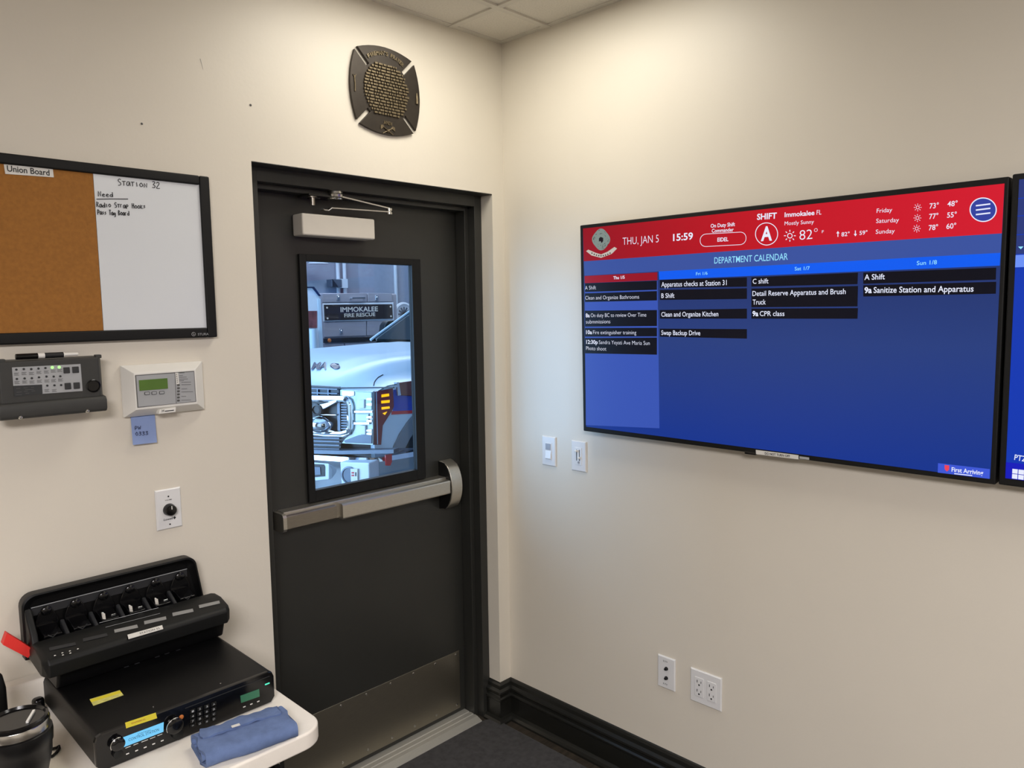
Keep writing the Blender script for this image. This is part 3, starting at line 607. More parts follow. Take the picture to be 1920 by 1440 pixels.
for dy, zz in ((-0.0075, 0.018), (0.006, -0.006)):
    m = MB(); rb(m, c, dy-0.002, dy+0.002, -0.017, 0.025, 0.0079, 0.0083); m.build('slot', 'ink_grey', t)
    m = MB(); rb(m, c, dy-0.0045, dy+0.0045, zz-0.002, zz+0.005, 0.0083, 0.0165); m.build('slider', 'white_plastic', t, bevel=0.001)
m = MB(); m.cyl((-0.0080, c.y-0.002, c.z-0.023), (-0.0105, c.y-0.002, c.z-0.023), 0.004, n=14); m.build('fan_button', 'lens_grey', t)
t, c = plate_r('data_outlet', 'white narrow wall plate with two jacks above the baseboard', 'wall outlet', 1250.7, 1260.8)
for dz in (0.017, -0.017):
    m = MB(); m.lathe((-0.0065, c.y-0.002, c.z+dz), (-1, 0, 0), [(0.0065, 0), (0.0065, 0.003), (0.005, 0.003), (0.0045, 0.009), (0.0015, 0.009)], 16); m.build('jack', 'ink', t, smooth=True)
m = MB(); e = [V((0, 0.011, 0)), V((0, -0.003, 0))]
for s, dz in (('R-TV', 0.038), ('F-TV', -0.044)): m.text(s, V((-0.0065, c.y+0.011, c.z+dz)), V((-0.0065, c.y-0.006, c.z+dz)), 0.006, NR, 0.0004, 0.015)
m.build('lettering', 'ink_grey', t)
t, c = plate_r('power_outlet', 'white double-width plate with four sockets, right of the jack plate', 'wall outlet', 1324.5, 1291.5, 0.116)
for dy in (-0.023, 0.023):
    m = MB(); rb(m, c, dy-0.0165, dy+0.0165, -0.033, 0.033, 0.006, 0.0082); rc = m.build('receptacle', 'plate_white', t, bevel=0.0008)
    m = MB()
    for dz in (0.017, -0.015):
        rb(m, c, dy-0.0085, dy-0.0060, dz-0.002, dz+0.007, 0.0080, 0.0085); rb(m, c, dy+0.006, dy+0.008, dz-0.002, dz+0.005, 0.0080, 0.0085); m.cyl((-0.0080, c.y-dy, c.z+dz-0.009), (-0.0085, c.y-dy, c.z+dz-0.009), 0.0030, n=12)
    m.build('slots', 'ink', rc)

# ---- televisions
TK = 0.018; TZm = 1.637
TN = V((-1, 0, -TK)).normalized(); TP = V((-0.060, 0, TZm))
def TS(u, v, lift=0.0): return hit(u, v, TP+TN*lift, TN)
def tpt(y, z, lift=0.0):
    return V((-0.060-TK*(z-TZm), y, z))+TN*lift
def tv_body(name, label, y1, y2, z1, z2):
    t = thing(name, label, 'television', (0, (y1+y2)/2, z1))
    m = MB(); m.prism([tpt(y1, z1), tpt(y2, z1), tpt(y2, z2), tpt(y1, z2)], -TN*0.042); m.build('casing', 'black_frame', t, bevel=0.003)
    m = MB(); m.box(-0.030, -0.0005, (y1+y2)/2-0.2, (y1+y2)/2+0.2, z1+0.2, z2-0.2); m.build('wall_bracket', 'black_frame', t)
    return t
tvz1, tvz2 = 1.271, 2.003
tv = tv_body('television', 'large wall television showing the red and blue department calendar', -0.445, -1.730, tvz1, tvz2)
def zz6(x, y): return (1060+x/4.0, 320+y/4.0)
def zz7(x, y): return (1480+x/3.789, 300+y/3.789)
def z2f(x, y): return (1380+x/3.556, 820+y/3.556)
def scr(px, lift): return [TS(u, v, lift) for u, v in px]
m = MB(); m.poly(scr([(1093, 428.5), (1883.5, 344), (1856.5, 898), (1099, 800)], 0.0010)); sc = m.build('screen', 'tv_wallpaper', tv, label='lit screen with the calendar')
def tvpoly(name, mt, quads, lift=0.0016):
    m = MB()
    for q in quads: m.poly(scr(q, lift))
    return m.build(name, mt, sc)
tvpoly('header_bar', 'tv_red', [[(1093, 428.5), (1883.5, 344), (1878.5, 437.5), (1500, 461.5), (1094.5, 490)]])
tvpoly('title_band', 'tv_band', [[(1094.5, 490), (1500, 461.5), (1878.5, 437.5), (1876, 474), (1235, 509), (1096, 517)]])
tvpoly('day_bar', 'tv_bar_red', [[(1096, 517.5), (1232.5, 510.5), (1232.5, 525.5), (1096.2, 531)]])
tvpoly('day_bar', 'tv_bar_blue', [[(1235, 509), (1876, 474), (1874.5, 498), (1236, 524.5)]])
tvpoly('today_column', 'tv_column', [[(1096.2, 531.5), (1233, 526), (1236.5, 803), (1098.5, 797)]], 0.0014)
bxs = []
for yl, yr in (((845, 910), (825, 893)), ((920, 985), (903, 973)), ((1050, 1170), (1045, 1165)), ((1180, 1245), (1178, 1243)), ((1255, 1370), (1252, 1380))):
    bxs.append([zz6(147, yl[0]), zz6(687, yr[0]), zz6(687, yr[1]), zz6(148, yl[1])])
for yl, yr in (((820, 880), (800, 870)), ((895, 970), (882, 962)), ((1045, 1110), (1035, 1110)), ((1185, 1245), (1188, 1260))):
    bxs.append([zz6(708, yl[0]), zz6(1362, yr[0]), zz6(1362, yr[1]), zz6(709, yl[1])])
for yl, yr in (((800, 870), (800, 882)), ((885, 1025), (895, 1040)), ((1035, 1110), (1052, 1128))):
    bxs.append([zz6(1395, yl[0]), zz7(488, yr[0]), zz7(484, yr[1]), zz6(1395, yl[1])])
for yl, yr in (((800, 880), (765, 850)), ((890, 970), (865, 950))):
    bxs.append([zz7(525, yl[0]), zz7(1470, yr[0]), zz7(1467, yr[1]), zz7(525, yl[1])])
for q_ in bxs: tvpoly('event_box', 'tv_black', [q_])
def tt(m, s, a, b, cap, bold=0.0):
    p0, p1 = TS(*a, 0.0022), TS(*b, 0.0022); h = (TS(a[0], a[1]-cap, 0.0022)-p0).length
    m.text(s, p0, p1, h, TN, 0.0, bold)
W6 = [('THU, JAN 5', 430, 558, 700, 537, 55, -.012), ('15:59', 808, 527, 957, 515, 50, .02), ('On Duty Shift', 1090, 428, 1272, 415, 27, .015), ('Commander', 1098, 465, 1262, 455, 27, .015), ('EIDEL', 1140, 532, 1222, 528, 28, .02),
      ('SHIFT', 1437, 368, 1585, 358, 42, .025), ('A', 1466, 525, 1550, 520, 100, .03), ('A Shift', 148, 893, 230, 890, 28, 0), ('Clean and Organize Bathrooms', 150, 968, 553, 960, 28, 0),
      ('8a', 153, 1100, 183, 1099, 28, .03), ('On duty BC to review Over Time', 191, 1099, 607, 1095, 28, 0), ('submmissions', 155, 1147, 337, 1145, 28, 0), ('10a', 156, 1225, 200, 1226, 28, .03), ('Fire extinguisher training', 208, 1226, 532, 1228, 28, 0),
      ('12:30p', 157, 1298, 243, 1300, 28, .03), ('Sandra Yeyati Ave Maria Sun', 252, 1300, 633, 1308, 28, 0), ('Photo shoot', 156, 1345, 307, 1350, 28, 0),
      ('Apparatus checks at Station 31', 720, 872, 1210, 858, 36, 0.005), ('B Shift', 720, 955, 818, 953, 34, 0.005), ('Clean and Organize Kitchen', 720, 1095, 1147, 1092, 34, 0.005), ('Swap Backup Drive', 720, 1232, 1012, 1235, 34, 0.005),
      ('C shift', 1405, 848, 1523, 845, 36, .005), ('Truck', 1405, 1005, 1503, 1003, 38, .005), ('9a', 1403, 1090, 1447, 1090, 36, .03), ('CPR class', 1458, 1090, 1643, 1090, 36, .005), ('Thu 1/5', 360, 815, 445, 810, 22, .02)]
def word(name, fn, mt='tv_white'):
    m = MB(); fn(m); return m.build(name, mt, sc)
for s, x0, y0, x1, y1, c_, b_ in W6: word('date_text' if y0 < 600 else 'event_text', lambda m: tt(m, s, zz6(x0, y0), zz6(x1, y1), c_/4.0, b_-(0.012 if x0 < 640 and y0 > 830 else 0)))
W7 = [('82°', 370, 543, 428, 538, 28, .01), ('59°', 498, 533, 555, 528, 28, .01), ('Friday', 620, 376, 730, 368, 30, .0), ('Saturday', 616, 448, 778, 440, 30, .0), ('Sunday', 613, 525, 748, 518, 30, .0),
      ('73°', 995, 345, 1060, 340, 36, .01), ('48°', 1122, 330, 1193, 326, 36, .01), ('77°', 993, 420, 1058, 414, 36, .01), ('55°', 1120, 410, 1188, 405, 36, .01), ('78°', 990, 500, 1056, 494, 36, .01), ('60°', 1115, 490, 1185, 484, 36, .01),
      ('A Shift', 533, 852, 678, 847, 38, .01), ('9a', 533, 945, 585, 944, 40, .03), ('Sanitize Station and Apparatus', 598, 944, 1308, 935, 40, .01)]
for s, x0, y0, x1, y1, c_, b_ in W7: word('weather_text' if y0 < 600 else 'event_text', lambda m: tt(m, s, zz7(x0, y0), zz7(x1, y1), c_/3.789, b_))
m = MB(); tt(m, 'Immokalee', (1471, 407), (1527, 403), 8.5, .02); tt(m, 'FL', (1531, 402.6), (1540, 402), 8.5); tt(m, 'Mostly Sunny', (1471, 422.5), (1526, 419), 7); tt(m, '82°', (1499, 450), (1533, 447), 18, -.01); tt(m, 'F', (1541, 437), (1544.5, 436.7), 5); m.build('weather_text', 'tv_white', sc)
m = MB()
tt(m, 'Detail Reserve Apparatus and Brush', zz6(1403, 940), zz7(400, 952), 9.2, .005); m.build('event_text', 'tv_white', sc); m = MB(); tt(m, 'First Arriving', z2f(1437, 228), z2f(1648, 252), 8, .02); m.poly(scr([z2f(1455, 239), z2f(1575, 252), z2f(1575, 258), z2f(1455, 245)], 0.0023)); m.build('logo_text', 'tv_white', sc)
def ring_px(m, cx, cy, rx, ry, wpx, n=40):
    for i in range(n):
        a, b = 2*PI*i/n, 2*PI*(i+1)/n
        m.poly(scr([(cx+rx*math.cos(a), cy+ry*math.sin(a)), (cx+rx*math.cos(b), cy+ry*math.sin(b)), (cx+(rx-wpx)*math.cos(b), cy+(ry-wpx)*math.sin(b)), (cx+(rx-wpx)*math.cos(a), cy+(ry-wpx)*math.sin(a))], 0.0026))
def disc_px(m, cx, cy, rx, ry, lift=0.0019, n=32): m.poly(scr([(cx+rx*math.cos(2*PI*i/n), cy+ry*math.sin(2*PI*i/n)) for i in range(n)], lift))
def sun_px(m, cx, cy, r):
    ring_px(m, cx, cy, r*0.46, r*0.46, 0.9 if r < 9 else 1.4, 20)
    for i in range(8):
        a = 2*PI*i/8; d = (math.cos(a), math.sin(a)); n_ = (-d[1], d[0])
        m.poly(scr([(cx+d[0]*r*k+n_[0]*s_*r*0.07, cy+d[1]*r*k+n_[1]*s_*r*0.07) for k, s_ in ((0.68, -1), (1, -1), (1, 1), (0.68, 1))], 0.0023))
word('shift_ring', lambda m: ring_px(m, 1437.3, 438.7, 21.5, 21.5, 1.4)); word('sun_icon', lambda m: sun_px(m, 1481, 442, 11))
for x, y in ((912, 337), (910, 412), (905, 487)): word('sun_icon', lambda m: sun_px(m, *zz7(x, y), 7.2))
m = MB(); ring_px(m, 1843.4, 393.2, 25.5, 23, 2.0)
for i, (l, r) in enumerate(((325, 312), (356, 343), (388, 376))):
    m.poly(scr([zz7(1325, l-5), zz7(1428, r-5), zz7(1428, r+5), zz7(1325, l+5)], 0.0026))
m.build('menu_icon', 'tv_white', sc)
for x, d in ((345, 1), (469, -1)):
    cx, cy = zz7(x, 527-(x-345)*0.06); m = MB()
    m.poly(scr([(cx-0.8, cy-5), (cx+0.8, cy-5), (cx+0.8, cy+5), (cx-0.8, cy+5)], 0.0023)); m.poly(scr([(cx-3, cy-d*1.5), (cx, cy-d*6), (cx+3, cy-d*1.5)], 0.0023)); m.build('arrow_icon', 'tv_white', sc)
# pill outline
m = MB()
pl = [zz6(1183+x, 515+y-0.055*x) for x, y in round_rect(0, 0, 348, 98, 46, 6)]; pi_ = [zz6(1183+x, 515+y-0.055*x) for x, y in round_rect(0, 0, 340, 90, 42, 6)]
for i in range(len(pl)): j = (i+1) % len(pl); m.poly(scr([pl[i], pl[j], pi_[j], pi_[i]], 0.0023))
m.build('name_pill', 'tv_white', sc)
word('title_text', lambda m: tt(m, 'DEPARTMENT CALENDAR', zz6(1117, 697), zz6(1668, 668), 11.5, .002), 'tv_cyan')
for s, a, b, c_ in (('Fri 1/6', zz6(980, 785), zz6(1067, 780), 5.6), ('Sat 1/7', zz7(38, 785), zz7(145, 780), 6.5), ('Sun 1/8', zz7(905, 747), zz7(1048, 740), 7.5)): word('day_text', lambda m: tt(m, s, a, b, c_, .005), 'tv_cyan')
m = MB(); disc_px(m, 1843.4, 393.2, 24.5, 22); m.build('menu_button', 'tv_navy', sc)
m = MB(); m.poly(scr([z2f(1347, 172), z2f(1692, 212), z2f(1690, 277), z2f(1345, 235)], 0.0017)); m.build('logo_badge', 'tv_badge', sc)
m = MB(); m.poly(scr([z2f(1391, 184), z2f(1422, 188), z2f(1421, 215), z2f(1406, 228), z2f(1391, 212)], 0.0021)); m.build('logo_shield', 'tv_shield', sc)
# department crest
m = MB(); cx, cy = zz6(268, 520)
m.poly(scr([(cx+16*math.cos(a)*(1+0.07*math.cos(4*a)), cy-1+19.5*math.sin(a)*(1+0.05*math.cos(4*a))) for a in [2*PI*i/40 for i in range(40)]], 0.0019))
m.build('crest', 'tv_crest', sc)
m = MB(); m.poly(scr([(cx-28, cy+21), (cx-24, cy+18), (cx-10, cy+24), (cx, cy+27), (cx+12, cy+22), (cx+25, cy+13), (cx+30, cy+16), (cx+20, cy+26), (cx, cy+33.5), (cx-18, cy+29)], 0.0019)); m.build('crest_ribbon', 'tv_ribbon', sc)
m = MB(); m.poly(scr([(cx-4, cy-3), (cx-1, cy-6), (cx+4, cy-4), (cx+4, cy+2), (cx+1, cy+6), (cx-1, cy+2), (cx-4, cy+3)], 0.0023))
for i in range(40):
    a = random.uniform(0, 2*PI); r_ = random.uniform(0.55, 0.97); k = random.uniform(0.8, 2.0); px_, py_ = cx+15.5*r_*math.cos(a), cy-1+19*r_*math.sin(a); tn = a+PI/2+random.uniform(-.5, .5)
    m.poly(scr([(px_-k*math.cos(tn), py_-k*math.sin(tn)), (px_+k*math.cos(tn), py_+k*math.sin(tn)), (px_+k*math.cos(tn)+.5, py_+k*math.sin(tn)+.6), (px_-k*math.cos(tn)+.5, py_-k*math.sin(tn)+.6)], 0.0023))
for k in range(9): t_ = -1+k/4.0; m.poly(scr([(cx+t_*17-1.2, cy+29.5-5*t_*t_-1), (cx+t_*17+.9, cy+29.3-5*t_*t_-1), (cx+t_*17+.9, cy+30.8-5*t_*t_), (cx+t_*17-1.0, cy+31.0-5*t_*t_)], 0.0023))
m.build('crest_detail', 'tv_crest_dark', sc)
# stickers and sensor on the lower edge
m = MB(); m.prism([TS(1417, 843.5, 0.001), TS(1497, 853.5, 0.001), TS(1497, 861.5, 0.001), TS(1417.5, 851.5, 0.001)], -TN*0.0008); st = m.build('sticker', 'label_white', tv)
m = MB(); tt(m, 'DO NOT TURN OFF', (1434, 852), (1481, 857.5), 4.2, .015); m.build('lettering', 'ink', st)
m = MB(); m.prism([TS(1499, 855.5, 0.001), TS(1517, 858, 0.001), TS(1517, 862.3, 0.001), TS(1499, 860, 0.001)], -TN*0.0008); m.build('maker_plate', 'panel_silver', tv)
m = MB(); p = TS(1406, 848, 0); m.box(p.x, p.x+0.02, p.y-0.018, p.y+0.018, tvz1-0.006, tvz1+0.004); m.build('sensor', 'gloss_black', tv, bevel=0.002)
# second set, mostly out of frame
y1b = -1.730-0.006
tv2 = tv_body('television', 'second blue-screened television cut by the right picture edge', y1b, y1b-1.285, tvz1+0.002, tvz2+0.004)
q = lambda ya, yb, za, zb, l: [tpt(ya, za, l), tpt(yb, za, l), tpt(yb, zb, l), tpt(ya, zb, l)]
ya, yb = y1b-0.014, y1b-1.271
zs = lambda v: TS(1912, v).z
m = MB(); m.poly(q(ya, yb, tvz1+0.020, tvz2-0.010, 0.001)); s2 = m.build('screen', 'tv_blue_two', tv2)
m = MB(); m.poly(q(ya, yb, zs(476), tvz2-0.010, 0.0015)); m.build('title_rows', 'tv_top', s2)
m = MB(); m.poly(q(ya, yb, zs(501), zs(478), 0.0017)); m.build('light_bar', 'tv_light', s2)
m = MB(); m.poly(q(ya, yb, tvz1+0.020, zs(869), 0.0017)); m.build('task_bar', 'tv_taskbar', s2)
m = MB(); tt(m, 'PTZ', (1901.5, 862), (1924, 866), 10, .01)
p = TS(1908, 889, 0.0022)
for dy in (0.0, -0.0125):
    for dz in (0.0, 0.0125): m.poly([p+V((0, dy+0.011, dz-0.012)), p+V((0, dy, dz-0.012)), p+V((0, dy, dz-0.001)), p+V((0, dy+0.011, dz-0.001))])
m.build('lettering', 'tv_white', s2)
m = MB(); m.poly(scr([(1909, 462.5), (1919, 462), (1914, 467.5)], 0.0022)); m.build('arrow', 'tv_cyan', s2)
m = MB()
for v in (372, 405, 440): z_ = zs(v); m.poly(q(ya, yb, z_-0.001, z_+0.001, 0.002))
m.build('row_lines', 'tv_blue_two', s2)

# ================================================================== TABLE AND WHAT STANDS ON IT
TT = 0.737
tb = thing('folding_table', 'cream plastic table with a rounded corner against the left wall', 'table', (-2.1, -0.32, 0))
tx0, tx1, ty0, ty1 = -3.09, -1.257, -0.640, -0.004
m = MB(); m.prism([(x, y, TT-0.042) for x, y in round_rect((tx0+tx1)/2, (ty0+ty1)/2, tx1-tx0, ty1-ty0, 0.06, 8)], (0, 0, 0.042)); m.build('tabletop', 'table_plastic', tb, bevel=0.006, seg=3)
for x in (tx0+0.2, tx1-0.46):
    for y in (ty0+0.09, ty1-0.08):
        m = MB(); m.cyl((x, y, 0.0), (x, y, TT-0.042), 0.013, n=14); m.build('leg', 'key_dark', tb)
wb_ = thing('waste_bin', 'black rounded bin under the table corner', 'bin', (-1.41, -0.43, 0))
m = MB(); rings = []
for k, z in ((0.80, 0.001), (0.94, 0.50), (0.955, 0.53)): rings.append([(-1.425+x*k, -0.44+y*k, z) for x, y in round_rect(0, 0, 0.30, 0.30, 0.10, 6)])
for k, z in ((0.90, 0.53), (0.76, 0.012)): rings.append([(-1.425+x*k, -0.44+y*k, z) for x, y in round_rect(0, 0, 0.30, 0.30, 0.10, 6)])
m.loft(rings); m.build('bin_body', 'black_plastic', wb_, smooth=True)
m = MB(); m.tube([(-1.425+x, -0.44+y, 0.535) for x, y in round_rect(0, 0, 0.30, 0.30, 0.10, 6)], 0.010, 8, True); m.build('rim', 'black_plastic', wb_, smooth=True)

# ---- radio control station
RX0, RX1, RY0, RY1, RZ0, RZ1 = -1.703, -1.292, -0.455, -0.055, TT+0.004, 0.820
rc = thing('radio_base_station', 'black desktop radio unit with keypad and lit blue display on the table', 'radio', (-1.5, -0.25, TT))
m = MB(); pr = [(RX0, RZ0+0.012), (RX0+0.010, RZ0), (RX1-0.010, RZ0), (RX1, RZ0+0.012), (RX1, RZ1-0.014), (RX1-0.004, RZ1-0.004), (RX1-0.014, RZ1), (RX0+0.014, RZ1), (RX0+0.004, RZ1-0.004), (RX0, RZ1-0.014)]
m.loft([[(x, y, z) for x, z in pr] for y in (RY0+0.012, RY1)]); m.build('case', 'black_plastic', rc, bevel=0.003)
m = MB(); m.loft([[(x*0.994+(RX0+RX1)/2*0.006, RY0+0.002, z*0.985+0.78*0.015) for x, z in pr], [(x, RY0+0.006, z) for x, z in pr], [(x, RY0+0.014, z) for x, z in pr]]); fr_ = m.build('front_panel', 'gloss_black', rc)
for x in (RX0+0.05, RX1-0.05):
    for y in (RY0+0.05, RY1-0.05):
        m = MB(); m.cyl((x, y, TT), (x, y, RZ0+0.001), 0.012, n=12); m.build('foot', 'soft_black', rc)
FY = RY0+0.0015
def fpt(u, v, l=0.0): return PL(u, v, FY-l)
m = MB(); m.prism([fpt(231, 1383, .001), fpt(307, 1354.5, .001), fpt(306.5, 1372, .001), fpt(232.5, 1401, .001)], (0, 0.0015, 0)); dp = m.build('display', 'lcd_cyan', rc, label='lit pale blue display')
m = MB(); p0, p1 = fpt(241, 1390, .0014), fpt(298, 1370, .0014); m.text('CONTROL STATION', p0, p1, 0.006, NL, 0.0003, 0.0); p0, p1 = fpt(258, 1378, .0014), fpt(282, 1370, .0014); m.text('STATION', p0, p1, 0.003, NL, 0.0003, 0.0); m.build('lettering', 'ink_blue', dp)
m = MB(); m.prism([fpt(451, 1305, .001), fpt(486, 1292, .001), fpt(487, 1306, .001), fpt(452.5, 1318, .001)], (0, 0.0015, 0)); m.build('display', 'lcd_dim', rc, label='small dark green display')
for (u, v, r) in ((219, 1393, 0.015), (326, 1359, 0.019)):
    p = fpt(u, v); m = MB(); m.lathe(p, (0, -1, 0), [(r, 0), (r*0.95, 0.010), (r*0.8, 0.012), (r*0.3, 0.0125)], 24); kn = m.build('knob', 'gloss_black', rc, smooth=True)
    m = MB(); m.tube([p+V((r*1.02*math.cos(a), -0.0095, r*1.02*math.sin(a))) for a in [math.radians(70+i*11) for i in range(13)]], 0.0011, 6); m.build('knob_ring', 'bright_steel', kn)
for (u, v, r) in ((332, 1375, 0.012), (220, 1412, 0.010)):
    p = fpt(u, v); m = MB(); m.lathe(p, (0, -1, 0), [(r, 0), (r, 0.008), (r*0.5, 0.010)], 18); m.build('knob', 'soft_black', rc, smooth=True)
m = MB(); p = fpt(340, 1344.5); m.lathe(p, (0, -1, 0), [(0.0055, 0), (0.0045, 0.002), (0.002, 0.003)], 12); m.build('emergency_button', 'amber_lens', rc)
for r_ in range(4):
    for c_ in range(4):
        u, v = 361+c_*13.2, 1333-c_*4.4+r_*9.2; p = fpt(u, v)
        m = MB(); m.box(p.x-0.006, p.x+0.006, FY-0.0022, FY+0.0005, p.z-0.0045, p.z+0.0045); k_ = m.build('key', 'soft_black', rc, bevel=0.001)
        m = MB(); m.text('123A456B789C*0#D'[r_*4+c_], p+V((-0.0028, -0.0022, -0.0022)), p+V((0.0022, -0.0022, -0.0022)), 0.0046, NL, 0.0003, 0.0); m.build('legend', 'panel_silver', k_)
for (u, v) in ((239, 1413), (256, 1407), (272, 1401), (288, 1394.5), (304, 1388.5), (458, 1325), (471, 1320), (484, 1315)):
    m = MB(); p = fpt(u, v); m.box(p.x-0.003, p.x+0.003, FY-0.0012, FY, p.z-0.0011, p.z+0.0011); m.build('soft_key', 'label_white', rc)
for (u0, v0, u1, v1) in ((235, 1402.5, 245, 1399), (250, 1397, 259, 1393.5), (265, 1391, 277, 1387), (281, 1385, 291, 1381.5), (295, 1379.5, 304, 1376)):
    m = MB(); a_, b_ = fpt(u0, v0), fpt(u1, v1); m.box(a_.x, b_.x, FY-0.0010, FY, (a_.z+b_.z)/2-0.0005, (a_.z+b_.z)/2+0.0006); m.build('key_mark', 'label_white', rc)
m = MB(); p = fpt(501, 1282); m.box(p.x-0.006, p.x+0.006, FY-0.0012, FY, p.z-0.0015, p.z+0.0015); m.build('status_lamp', 'led_teal', rc)
m = MB(); m.box(RX0+0.19, RX1-0.012, RY0+0.0008, RY0+0.004, RZ1-0.0115, RZ1-0.0100); m.build('seam_line', 'grey_band', rc)
# stickers on its top
def ptop(u, v, l=0.0): return PZ(u, v, RZ1+l)
m = MB(); m.prism([ptop(168, 1311, .0007), ptop(224.5, 1294, .0007), ptop(231.5, 1303, .0007), ptop(175, 1323, .0007)], (0, 0, -0.0006)); sk = m.build('sticker', 'yellow_pale', rc, label='pale yellow and white strip sticker')
m = MB(); m.prism([ptop(168.6, 1312, .001), ptop(224.7, 1294.6, .001), ptop(228, 1298.6, .001), ptop(171.5, 1316.5, .001)], (0, 0, -0.0002)); m.build('yellow_band', 'yellow_label', sk)
yl = [V((PL(u, v, RY0+0.003).x, RY0+0.012, RZ1-0.0015)) for u, v in ((235, 1355), (293, 1337))]
m = MB(); a_, b_ = PZ(234.5, 1355, RZ1+0.0005), PZ(292, 1336, RZ1+0.0005); c_, d_ = PZ(294.5, 1346, RZ1+0.0005), PZ(236.5, 1365, RZ1+0.0005); m.prism([a_, b_, c_, d_], (0, 0, -0.0008)); s_ = m.build('sticker', 'yellow_label', rc, label='bright yellow strip sticker')
m = MB(); m.text('STATION 32', PZ(247, 1358, RZ1+0.0006), PZ(273, 1349.5, RZ1+0.0006), 0.006, (0, 0, 1), 0.0003, 0.02); m.build('lettering', 'amber_lens', s_)
m = MB()
for u, v in ((287.5, 1325.5), (413.5, 1282)): p = ptop(u, v); m.cyl(p, p+V((0, 0, 0.0012)), 0.0018, n=8)
m.build('case_screws', 'bright_steel', rc)

# ---- six-bay charger standing on the radio
CX0, CX1 = -1.735, -1.280
ch = thing('radio_charger', 'black six-pocket charger standing on the radio unit by the wall', 'charger', (-1.5, -0.10, RZ1))
m = MB()
base = [(-0.045, RZ1+0.001), (-0.160, RZ1+0.001), (-0.178, RZ1+0.045), (-0.178, 0.905), (-0.030, 0.905)]
m.loft([[(x, y, z) for y, z in [(-0.03+(yy+0.03)*k, zz_) for yy, zz_ in base]] for x, k in ((CX0+0.036, 0.96), (CX0+0.04, 1), (CX1-0.012, 1), (CX1-0.008, 0.96))]); m.build('base', 'black_plastic', ch, bevel=0.004)
# tray: front lip with sloped top
lip = [(-0.070, 0.880), (-0.186, 0.868), (-0.206, 0.872), (-0.209, 0.904), (-0.200, 0.916), (-0.150, 0.930), (-0.105, 0.930), (-0.098, 0.918), (-0.070, 0.905)]
def lips(x, k, dy=0): return [(x, -0.10+(y+0.10)*k+dy, 0.9+(z-0.9)*k) for y, z in lip]
m = MB(); m.loft([lips(CX0+0.002, 0.86), lips(CX0+0.014, 1), lips(CX1-0.014, 1), lips(CX1-0.001, 0.86)]); m.build('front_lip', 'soft_black', ch, bevel=0.003)
# upright shell with rounded top corners
def upring(y, ins, z0):
    x0, x1, z1 = CX0+ins, CX1-0.026-ins, 1.030-ins; r = 0.030
    pts = [(x0-0.0, y, z0), (x1+0.020, y, z0)]
    for i in range(7): a = PI/2*i/6; pts.append((x1-r+r*math.cos(a)+0.0, y, z1-r+r*math.sin(a)))
    for i in range(7): a = PI/2+PI/2*i/6; pts.append((x0+r+r*math.cos(a), y, z1-r+r*math.sin(a)))
    return pts
m = MB(); m.loft([upring(-0.012, 0.004, 0.87), upring(-0.020, 0, 0.87), upring(-0.050, 0, 0.87), upring(-0.052, 0.004, 0.87), upring(-0.036, 0.016, 0.90), upring(-0.035, 0.018, 0.90)]); m.build('back_shell', 'black_plastic', ch, smooth=True)
m = MB(); m.prism([(CX0+0.004, -0.045, 0.885), (CX0+0.004, -0.110, 0.915), (CX0+0.004, -0.100, 0.945), (CX0+0.004, -0.052, 1.000)], (0.016, 0, 0)); m.build('side_cheek', 'soft_black', ch, bevel=0.004)
m = MB(); m.box(CX0+0.022, CX1-0.050, -0.0400, -0.034, 0.972, 0.994); hb = m.build('header_strip', 'grey_band', ch, bevel=0.0008)
m = MB(); m.box(CX0+0.022, CX1-0.050, -0.0415, -0.0402, 0.9935, 0.9950); m.build('edge_line', 'panel_silver', hb)
cw = (CX1-CX0-0.06)/6
for i in range(6):
    x = CX0+0.020+cw*(i+0.5)
    po = bpy.data.objects.new('pocket', None); COL.objects.link(po); po.parent = ch; po.empty_display_size = 0.03; OFF[po.name] = OFF['radio_charger']
    m = MB(); m.prism([(x-0.026, -0.040, 0.89), (x+0.026, -0.040, 0.89), (x+0.026, -0.040, 0.955), (x+0.016, -0.040, 0.978), (x-0.016, -0.040, 0.978), (x-0.026, -0.040, 0.955)], (0, -0.004, 0)); m.sphere((x, -0.046, 0.980), 0.0135, (1, 0.5, 0.9), 12)
    m.prism([(x-0.024, -0.040, 0.893), (x+0.024, -0.040, 0.893), (x+0.02, -0.040, 0.945), (x-0.02, -0.040, 0.945)], (0, -0.055, -0.012)); m.build('pocket_well', 'gloss_black', po, bevel=0.004)
    if i in (2, 3, 4):
        m = MB(); m.prism([(x-0.019, -0.094, 0.905), (x-0.013, -0.098, 0.902), (x-0.013, -0.088, 0.948), (x-0.019, -0.082, 0.952)], (0.002, -0.002, 0)); m.box(x+0.000, x+0.011, -0.098, -0.0945, 0.938, 0.944); m.build('contact_spring', 'chrome', po, bevel=0.0008)
    else:
        m = MB(); m.tube([(x-0.012, -0.096, 0.935), (x-0.002, -0.099, 0.928), (x+0.010, -0.096, 0.936)], 0.0015, 6); m.build('contact_spring', 'grey_band', po)
    if i: 
        xx = CX0+0.020+cw*i; m = MB(); m.prism([(xx-0.005, -0.038, 0.90), (xx-0.005, -0.106, 0.912), (xx-0.005, -0.104, 0.920), (xx-0.005, -0.044, 0.948)], (0.010, 0, 0)); m.build('divider', 'grey_band', ch, bevel=0.003)
    # window over each pocket's lamp
    ul = [(138, 1217.5), (202, 1193), (247, 1178), (297, 1161), (353, 1146), (397, 1131)]
def lipz(y): return 0.916+(0.930-0.916)*(-0.200-y)/(-0.200+0.150)
def lippt(u, v, l=0.001):
    P = V((0, -0.200, 0.916)); n = V((0, -0.014, 0.050)).normalized(); return hit(u, v, P+n*l, n)
LN = V((0, -0.014, 0.050)).normalized()
